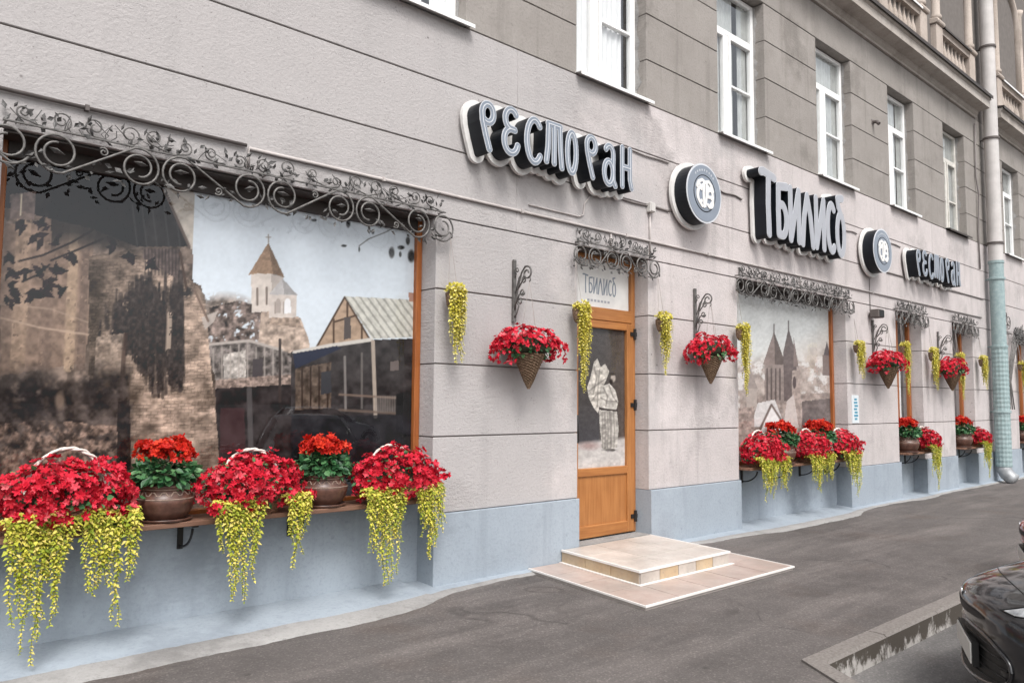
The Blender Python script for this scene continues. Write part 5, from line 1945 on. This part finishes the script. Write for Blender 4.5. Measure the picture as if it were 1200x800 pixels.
V1 = cup_planter(4.06, 'yellow vine planter hanging at the pier end of the street picture canopy', 41, .70)
V2 = cup_planter(5.64, 'longest yellow vine planter hanging in front of the door frame', 42, .86)
cup_planter(6.98, 'yellow vine planter hanging on the hinge side of the door', 43, .64)
copy_tree(V2, (8.60, -.12, 2.36), 'yellow vine planter behind the cone basket at the church picture')
copy_tree(V1, (11.88, -.12, 2.36), 'yellow vine planter between the church picture and the plaque pier', (1, 1, .85))
copy_tree(V2, (13.62, -.12, 2.42), 'yellow vine planter on the speaker-box side of the narrow window')
copy_tree(V1, (14.88, -.12, 2.36), 'yellow vine planter between the two narrow windows', (1, 1, 1.1))
copy_tree(V2, (16.20, -.12, 2.36), 'yellow vine planter behind the last cone basket')
copy_tree(V1, (17.52, -.12, 2.36), 'yellow vine planter right beside the downpipe')
copy_tree(V2, (20.12, -.12, 2.36), 'yellow vine planter at the window past the downpipe')

# ------------------------------------------------------------------ downpipe
def downpipe():
    t = thing('drainpipe', (18.33, -.21, 0), 'tall downpipe, grey above and teal below, on the facade', 'drainpipe')
    r = .135
    def pipe(z0, z1, mat, rr=r, name='pipe_section'):
        m = MB()
        m.lathe([(rr, z0), (rr, z1 - .06), (rr + .012, z1 - .055), (rr + .012, z1)], 28)
        return m.build(name, mat, t, smooth=False)
    for z0, z1 in ((9.2, 11.4), (7.2, 9.25), (4.95, 7.25), (4.55, 5.0)):
        pipe(z0, z1, 'pipe_up')
    pipe(11.38, 13.6, 'pipe_up')
    pipe(2.75, 4.6, 'pipe_teal', r + .002)
    # dented, textured lower length
    m = MB()
    rows, n = 120, 72
    prof = [(r + .014, .33 + 2.45 * i / rows) for i in range(rows + 1)]
    m.lathe(prof, n, disp=lambda i, k, a, z: .006 * math.sin(7 * a + z * 34) * math.sin(7 * a - z * 34))
    m.build('textured_section', 'pipe_teal', t)
    for z in (9.22, 7.22, 4.97, 4.22, 2.80, 1.45):
        c = MB()
        rr = r + (.020 if z > 2.79 else .030)
        c.lathe([(rr, z - .025), (rr + .006, z - .02), (rr + .006, z + .02), (rr, z + .025)], 28)
        c.box(-.02, .02, rr - .02, .21, z - .012, z + .012)
        c.build('clamp', 'conduit_dark' if z > 4.5 else 'pipe_teal', t)
    e = MB()
    e.tube([(0, 0, .36), (0, -.005, .26), (.0, -.05, .17), (0, -.13, .10), (0, -.20, .065)], r + .006, 20, r1=r - .01)
    e.build('outlet_elbow', 'zinc', t, smooth=True)
    return t
downpipe()

# ------------------------------------------------------------------ conduits, cables and small fittings
def conduit(pts, label, mat='conduit', r=.012, cat='conduit', group=None, name='conduit', clips=()):
    b = Vector(pts[0])
    t = thing(name, b, label, cat, group)
    m = MB()
    m.tube([Vector(p) - b for p in pts], r, 8)
    m.build('tube', mat, t, smooth=True)
    for c in clips:
        k = MB()
        k.box(c[0] - b.x - .012, c[0] - b.x + .012, -r - .024 - b.y, .002 - b.y, c[1] - b.z - r - .004, c[1] - b.z + r + .004)
        k.build('clip', mat, t)
conduit([(2.26, -.016, 3.25), (2.26, -.016, 3.385), (10.1, -.016, 3.385), (17.95, -.016, 3.395)], 'long pale conduit running above the canopies to the downpipe', r=.0135, clips=[(3.4 + k * 1.55, 3.385) for k in range(9)])
conduit([(-6.5, -.022, 3.40), (2.24, -.022, 3.40)], 'dark tube drawn for the shadow line above the left half of the street picture canopy', 'conduit_dark', r=.014, clips=[(-1 + k * 1.1, 3.40) for k in range(3)])  # dark tube and clips stand in for the shadow line below a ledge
conduit([(6.92, -.015, 3.22), (6.92, -.015, 3.71)], 'short upright conduit below the junction box beside the door', r=.011)
conduit([(6.25, -.015, 3.21), (6.25, -.015, 3.365)], 'short upright conduit stub over the middle of the door canopy', r=.010)
conduit([(10.35, -.015, 3.22), (10.35, -.015, 3.365)], 'short upright conduit stub over the church picture canopy', r=.010)
conduit([(14.2, -.015, 3.22), (14.2, -.015, 3.37)], 'short upright conduit stub over the speaker-box window canopy', r=.010)
def wavy(x0, x1, z0, z1, amp, y=-.012, n=30, s=0):
    return [(x0 + (x1 - x0) * i / n, y, z0 + (z1 - z0) * i / n + amp * math.sin(i * .33 + s) - amp * 1.5 * math.sin(PI * i / n)) for i in range(n + 1)]
conduit(wavy(6.45, 7.28, 4.36, 4.36, .004), 'thin cable from the restaurant sign to the first round sign', 'cable', .008, 'cable', 'thin sign cables', 'cable')
conduit(wavy(8.02, 8.84, 4.30, 4.22, .014), 'sagging cable from the first round sign to the big name sign', 'cable', .011, 'cable', 'thin sign cables', 'cable')
conduit(wavy(11.4, 12.2, 4.30, 4.28, .009), 'thin cable from the big name sign to the second round sign', 'cable', .009, 'cable', 'thin sign cables', 'cable')
conduit(wavy(12.98, 13.9, 4.36, 4.30, .007), 'thin cable from the second round sign to the downpipe-side sign', 'cable', .009, 'cable', 'thin sign cables', 'cable')
conduit(wavy(6.0, 7.28, 3.79, 3.79, .006), 'cable in the joint under the restaurant sign end', 'cable', .011, 'cable', 'thin sign cables', 'cable')
conduit(wavy(13.3, 18.1, 3.79, 3.79, .006), 'cable in the joint under the downpipe-side sign', 'cable', .011, 'cable', 'thin sign cables', 'cable')
conduit([(5.05, -.012, 3.47), (5.75, -.012, 3.47), (5.82, -.012, 3.50), (5.84, -.012, 3.62), (5.98, -.012, 3.78)], 'thin pale cable looping down from the restaurant sign', 'conduit', .007, 'cable', None, 'cable')
conduit([(12.62, -.012, 3.10), (12.62, -.012, 3.60)], 'thin cable up from the speaker box to the second round sign', 'cable', .006, 'cable', None, 'cable')
conduit([(17.92, -.03, 4.4), (17.90, -.03, 5.2), (17.95, -.05, 6.0), (17.88, -.03, 6.35), (17.93, -.03, 7.5)], 'loose dark cable bundle beside the upper downpipe', 'cable', .016, 'cable', None, 'cable')
jb = thing('junction_box', (6.92, 0, 3.71), 'small pale junction box above the door corner', 'junction box')
MB().box(-.045, .045, -.06, .003, 0.0005, .11).build('housing', 'plastic_w', jb, bevel=.006)
MB().box(-.037, .037, -.066, -.0605, .01, .10).build('lid', 'plastic_w', jb)
sp = thing('speaker_box', (12.62, 0, 2.96), 'small dark speaker box on the pier below the second round sign', 'speaker')
MB().box(-.10, .10, -.19, -.04, 0, .135).build('housing', 'conduit_dark', sp, bevel=.012)
MB().box(-.085, .085, -.196, -.1905, .015, .12).build('grille', 'car_trim', sp)
MB().box(-.02, .02, -.04, .003, .04, .09).build('mount', 'cable', sp)
hk = thing('wall_stub', (12.93, 0, 6.22), 'small dark pipe stub sticking out between two upper windows', 'wall fitting')
m = MB()
m.tube([(0, .003, .06), (0, -.07, .05), (-.01, -.11, .0)], .03, 10)
m.build('pipe', 'conduit_dark', hk)
MB().box(-.04, .04, -.008, .003, .02, .1).build('flange', 'cable', hk)
pq = thing('wall_plaque', (12.0, 0, 1.29), 'tall pale plaque with blue print on the pier', 'plaque')
MB().box(-.115, .115, -.010, .002, 0, .43).build('board', 'plaque', pq)
m = MB()
for k in range(7):
    m.box(-.035 - .02 * (k % 2), .05 + .015 * ((k * 5) % 3), -.012, -.0103, .05 + k * .05, .08 + k * .05)
tag(m.build('blue_print', 'plaque_b', pq), kind='stuff')

# iron trellis past the downpipe
tr = thing('iron_trellis', (19.35, 0, 1.2), 'tall curved iron bracket on the wall past the downpipe', 'ironwork')
def trs(pts, name='bar', r=.012):
    m = MB()
    m.tube([(x - 19.35, y, z - 1.2) for x, y, z in pts], r, 6)
    m.build(name, 'iron', tr, smooth=True)
trs([(19.30, -.03, 1.2), (19.30, -.03, 3.6)], 'upright', .016)
for k in range(4):
    trs([(19.32 + k * .04, -.05 - k * .03, 1.5), (19.34 + k * .05, -.08, 2.1), (19.42 + k * .09, -.10, 2.6), (19.62 + k * .13, -.12, 3.05), (19.9 + k * .15, -.12, 3.25 + .05 * k)])
for z in (3.35, 3.2, 2.2):
    trs([(19.15, -.03, z), (19.75, -.03, z)], 'cross_bar', .010)
trs([(19.55 + x, -.06, 3.42 + z) for x, z in spiral(0, 0, .16, .04, -90, 400, 30)], 'scroll', .009)
trs([(19.38 + x, -.06, 3.55 + z) for x, z in spiral(0, 0, .09, .02, -90, 400, 24)], 'scroll', .008)
for z in (1.5, 3.0):
    trs([(19.30, .004, z), (19.30, -.03, z)], 'wall_tie', .010)
lm = MB()
lg = random.Random(9)
for k in range(90):
    leaf_shape(lm, (lg.uniform(.25, .95), -.12 + lg.uniform(-.04, .04), lg.uniform(1.75, 2.1)), (lg.uniform(-1, 1), lg.uniform(-.6, .2), lg.uniform(-.8, 1)), lg.uniform(.05, .1), .018)
tag(lm.build('leaf_spray', 'iron_leaf', tr), kind='stuff')

# ------------------------------------------------------------------ cars
def make_car(paint_mat):
    """local: +x forward, nose at x = 0, ground z = 0"""
    st = [  # x, half width, bottom z, sill z, belt z, top z (centre line), crown
        (0.00, 0.46, 0.24, 0.32, 0.53, 0.64),
        (-0.05, 0.66, 0.20, 0.28, 0.58, 0.70),
        (-0.16, 0.74, 0.18, 0.27, 0.655, 0.75),
        (-0.40, 0.83, 0.18, 0.26, 0.74, 0.825),
        (-0.80, 0.87, 0.18, 0.26, 0.82, 0.915),
        (-1.20, 0.875, 0.18, 0.26, 0.88, 0.985),
        (-1.60, 0.88, 0.18, 0.26, 0.88, 0.99),
        (-2.60, 0.88, 0.18, 0.26, 0.90, 0.99),
        (-3.50, 0.86, 0.18, 0.28, 0.92, 1.0),
        (-3.95, 0.80, 0.20, 0.32, 0.90, 1.0),
        (-4.10, 0.68, 0.26, 0.36, 0.84, 0.96),
    ]
    rings = []
    for (x, w, zb, zs, zbelt, zt) in st:
        half = [(0.0, zb), (w * .55, zb), (w * .93, zb + .015), (w, zs + .05), (w, (zs + zbelt) / 2 + .06), (w * .965, zbelt), (w * .80, zbelt + (zt - zbelt) * .62), (w * .42, zbelt + (zt - zbelt) * .93), (0.0, zt)]
        bend = .34 if x > -.3 else (.26 if x > -.5 else (.12 if x > -.9 else 0))
        ring = [(x - bend * (abs(y) / .88) ** 2, y, z) for y, z in half] + [(x - bend * (abs(y) / .88) ** 2, -y, z) for y, z in half[-2:0:-1]]
        rings.append(ring)
    m = MB()
    n = len(rings[0])
    m.v = [p for r in rings for p in r]
    for i in range(len(rings) - 1):
        for k in range(n):
            k2 = (k + 1) % n
            m.f.append((i * n + k, i * n + k2, (i + 1) * n + k2, (i + 1) * n + k))
    m.f.append(tuple(range(n)))
    m.f.append(tuple((len(rings) - 1) * n + k for k in range(n - 1, -1, -1)))
    bm = bmesh.new()
    me0 = m.mesh('car_body_cage')
    bm.from_mesh(me0)
    bmesh.ops.recalc_face_normals(bm, faces=bm.faces)
    bm.to_mesh(me0)
    bm.free()
    tmp = bpy.data.objects.new('cage', me0)
    COL.objects.link(tmp)
    md = tmp.modifiers.new('s', 'SUBSURF')
    md.levels = md.render_levels = 3
    dg = bpy.context.evaluated_depsgraph_get()
    dg.update()
    me = bpy.data.meshes.new_from_object(tmp.evaluated_get(dg))
    bpy.data.objects.remove(tmp)
    me.polygons.foreach_set('use_smooth', [True] * len(me.polygons))
    root = thing('parked_car', (0, 0, 0), 'car', 'car')
    body = obj('body', me, paint_mat, root)
    bvh = BVHTree.FromPolygons([v.co for v in me.vertices], [p.vertices for p in me.polygons])
    def hit(y, z, off, d=(-1, 0, 0), x0=1.0):
        loc, nr, i, dist = bvh.ray_cast(Vector((x0, y, z)), Vector(d))
        if loc is None:
            return Vector((-.4, y, z)) + Vector((off, 0, 0)), Vector((1, 0, 0))
        return loc + nr * off, nr
    def top(x, y, off):
        loc, nr, i, dist = bvh.ray_cast(Vector((x, y, 3)), Vector((0, 0, -1)))
        return (loc + nr * off) if loc is not None else Vector((x, y, .9))
    def patch(poly, off, rings_=5, edge=None):
        cy = sum(p[0] for p in poly) / len(poly)
        cz = sum(p[1] for p in poly) / len(poly)
        pts = []
        N = len(poly)
        mm = MB()
        mm.v.append(tuple(hit(cy, cz, off)[0]))
        for r in range(1, rings_ + 1):
            for (y, z) in poly:
                t = r / rings_
                mm.v.append(tuple(hit(cy + (y - cy) * t, cz + (z - cz) * t, off if (edge is None or r < rings_) else edge)[0]))
        for k in range(N):
            mm.f.append((0, 1 + k, 1 + (k + 1) % N))
        for r in range(rings_ - 1):
            for k in range(N):
                k2 = (k + 1) % N
                mm.f.append((1 + r * N + k, 1 + (r + 1) * N + k, 1 + (r + 1) * N + k2, 1 + r * N + k2))
        b2 = bmesh.new()
        q = mm.mesh('patch', True)
        b2.from_mesh(q)
        bmesh.ops.recalc_face_normals(b2, faces=b2.faces)
        b2.to_mesh(q)
        b2.free()
        return q
    def sup(cy, cz, ry, rz, p=2.6, n=40):
        out = []
        for i in range(n):
            a = 2 * PI * i / n
            c, s = math.cos(a), math.sin(a)
            out.append((cy + ry * math.copysign(abs(c) ** (2 / p), c), cz + rz * math.copysign(abs(s) ** (2 / p), s)))
        return out
    # big lower mouth, slit above it
    mouth = sup(0, .385, .56, .135, 2.6)
    obj('lower_grille', patch(mouth, .004), 'car_trim', root)
    rim = MB()
    rim.tube([hit(y, z, .004)[0] for y, z in mouth + mouth[:1]], .011, 6, cap=False)
    rim.build('grille_rim', paint_mat, root, smooth=True)
    for z in (.30, .342, .385, .428, .47):
        s = MB()
        w = .54 * (1 - (abs(z - .385) / .14) ** 2.6) ** (1 / 2.6)
        s.tube([hit(-w + 2 * w * i / 24, z, .006)[0] for i in range(25)], .006, 5)
        s.build('grille_slat', 'car_trim', root)
    slit = sup(0, .60, .36, .022, 2.6)
    obj('upper_grille', patch(slit, .004), 'car_trim', root)
    for sg in (1, -1):
        hl = [(sg * y, z) for y, z in ((.44, .668), (.52, .660), (.62, .672), (.70, .70), (.765, .735), (.79, .772), (.76, .795), (.67, .785), (.58, .755), (.50, .71))]
        L = obj('headlight', patch(hl, .006, 5, .001), 'lamp_glass', root)
        for (y, z, r) in ((.58, .71, .026), (.69, .745, .032)):
            c = patch(sup(sg * y, z, r, r * .75, 2, 18), .011, 3)
            obj('reflector', c, 'chrome', L)
        e = MB()
        e.tube([hit(y, z, .003)[0] for y, z in hl + hl[:1]], .004, 5, cap=False)
        e.build('lamp_surround', 'car_trim', L)
        fg = obj('fog_lamp', patch(sup(sg * .66, .30, .075, .05, 2.2, 20), .004), 'car_trim', root)
        obj('lens', patch(sup(sg * .66, .30, .045, .034, 2, 18), .009, 3), 'chrome', fg)
    # bonnet shut line
    hlne = MB()
    for sg in (1, -1):
        hlne.tube([top(-.30 - .95 * i / 20, sg * (.50 + .20 * (i / 20) ** .7), .0005) for i in range(21)], .0035, 4)
    hlne.tube([top(-.30 + .055 * (1 - (2 * i / 20 - 1) ** 2), -.5 + 1.0 * i / 20, .0005) for i in range(21)], .0035, 4)
    hlne.build('bonnet_seam', 'car_trim', root)
    bdg = MB()
    p0, n0 = hit(0, .66, .006)
    bdg.ico(p0, .026, .25, 1.0, 1.0, 12, 8)
    bdg.build('badge', 'chrome', root, smooth=True)
    px = hit(0, .38, 0)[0].x
    pl = MB()
    pl.box(px + .012, px + .022, -.26, .26, .325, .437)
    plate = pl.build('number_plate', 'plate', root, bevel=.004)
    pf = MB()
    pf.box(px - .02, px + .0115, -.27, .27, .315, .447)
    pf.build('plate_holder', 'car_trim', plate)
    # cabin
    lo = [(-1.12, .0), (-1.20, .45), (-1.36, .745), (-2.5, .78), (-3.6, .75), (-4.0, .62), (-4.04, 0)]
    up = [(-1.98, .0), (-2.0, .30), (-2.08, .52), (-2.6, .575), (-3.35, .55), (-3.62, .44), (-3.66, 0)]
    gl = MB()
    L1 = [(x, y, .965) for x, y in lo] + [(x, -y, .965) for x, y in lo[-2:0:-1]]
    L2 = [(x + (ux - x) * .5, (y + (uy - y) * .5) * 1.03, 1.225) for (x, y), (ux, uy) in zip(lo, up)]
    L2 = L2 + [(x, -y, z) for x, y, z in L2[-2:0:-1]]
    L3 = [(x, y, 1.44) for x, y in up] + [(x, -y, 1.44) for x, y in up[-2:0:-1]]
    k = len(L1)
    gl.v = L1 + L2 + L3
    for r in range(2):
        for i in range(k):
            j = (i + 1) % k
            gl.f.append((r * k + i, r * k + j, (r + 1) * k + j, (r + 1) * k + i))
    cab = gl.build('cabin_glass', 'car_glass', root, smooth=True)
    rf = MB()
    c1 = [(x, y, 1.435) for x, y, z in L3]
    c2 = [(-2.8 + (x + 2.8) * .88, y * .86, 1.485) for x, y, z in L3]
    c3 = [(-2.8 + (x + 2.8) * .4, y * .4, 1.51) for x, y, z in L3]
    rf.v = c1 + c2 + c3 + [(-2.8, 0, 1.515)]
    for r in range(2):
        for i in range(k):
            j = (i + 1) % k
            rf.f.append((r * k + i, r * k + j, (r + 1) * k + j, (r + 1) * k + i))
    for i in range(k):
        rf.f.append((2 * k + i, 2 * k + (i + 1) % k, 3 * k))
    rf.build('roof', paint_mat, root, smooth=True)
    for sg in (1, -1):
        for a in (2, 3, 4, 5):
            pm = MB()
            q = [Vector((P[a][0], sg * P[a][1], P[a][2])) for P in (L1, L2, L3)]
            pm.tube(q, .035 if a != 3 else .028, 6)
            pm.build('pillar', paint_mat if a in (2, 5) else 'car_trim', root, smooth=True)
        mr = MB()
        mr.ico((-1.55, sg * .97, 1.02), .1, .7, 1.0, .75, 12, 8)
        mr.tube([(-1.5, sg * .84, .97), (-1.52, sg * .93, .99)], .02, 6)
        mr.build('mirror', paint_mat, root, smooth=True)
        for xw in (-.84, -3.36):
            t_ = MB()
            prof = [(.19, -.085), (.275, -.09), (.305, -.07), (.312, -.03), (.312, .03), (.305, .07), (.275, .09), (.19, .085)]
            V = []
            nn = 28
            for (r, yy) in prof:
                for q in range(nn):
                    an = 2 * PI * q / nn
                    V.append((xw + r * math.cos(an), sg * .80 + yy, .312 + r * math.sin(an)))
            F = [(i * nn + q, i * nn + (q + 1) % nn, (i + 1) * nn + (q + 1) % nn, (i + 1) * nn + q) for i in range(len(prof) - 1) for q in range(nn)]
            t_.add(V, F)
            wh = t_.build('wheel', 'rubber', root, smooth=True)
            rm = MB()
            for q in range(5):
                an = 2 * PI * q / 5
                rm.tube([(xw, sg * .865, .312), (xw + .195 * math.cos(an), sg * .87, .312 + .195 * math.sin(an))], .024, 6)
            rm.tube([(xw, sg * .78, .312), (xw, sg * .88, .312)], .045, 12)
            rm.tube([(xw + .2 * math.cos(2 * PI * q / 28), sg * .865, .312 + .2 * math.sin(2 * PI * q / 28)) for q in range(29)], .014, 6, cap=False)
            rm.build('rim', 'alloy', wh, smooth=True)
            ar = MB()
            ar.tube([(xw + .35 * math.cos(R(a)), sg * .868, .312 + .35 * math.sin(R(a))) for a in range(-15, 196, 10)], .02, 6)
            ar.build('wheel_arch', 'car_trim', root, smooth=True)
        tl = MB()
        tl.ico((-4.0, sg * .66, .84), .1, .5, .8, 1.0, 10, 7)
        tl.build('tail_light', 'car_red', root, smooth=True)
    return root
def repaint(root, frm, to):
    for ch in root.children:
        if ch.data and ch.data.materials and ch.data.materials[0] == M[frm]:
            ch.data = ch.data.copy()
            ch.data.materials[0] = M[to]
RZ = -0.165
car1 = make_car('car_black')
car1.location = (5.05, -3.68, RZ)
car1.rotation_euler = (0, 0, R(115))
car1['label'] = 'dark graphite car parked nose to the kerb'
car2 = copy_tree(car1, (8.28, -3.12, RZ), 'red car parked in the bay beyond the dark one', rz=R(110))
repaint(car2, 'car_black', 'car_red')
car3 = copy_tree(car1, (16.3, -20.0, RZ), 'silver car standing across the road', rz=R(0))
repaint(car3, 'car_black', 'car_silver')
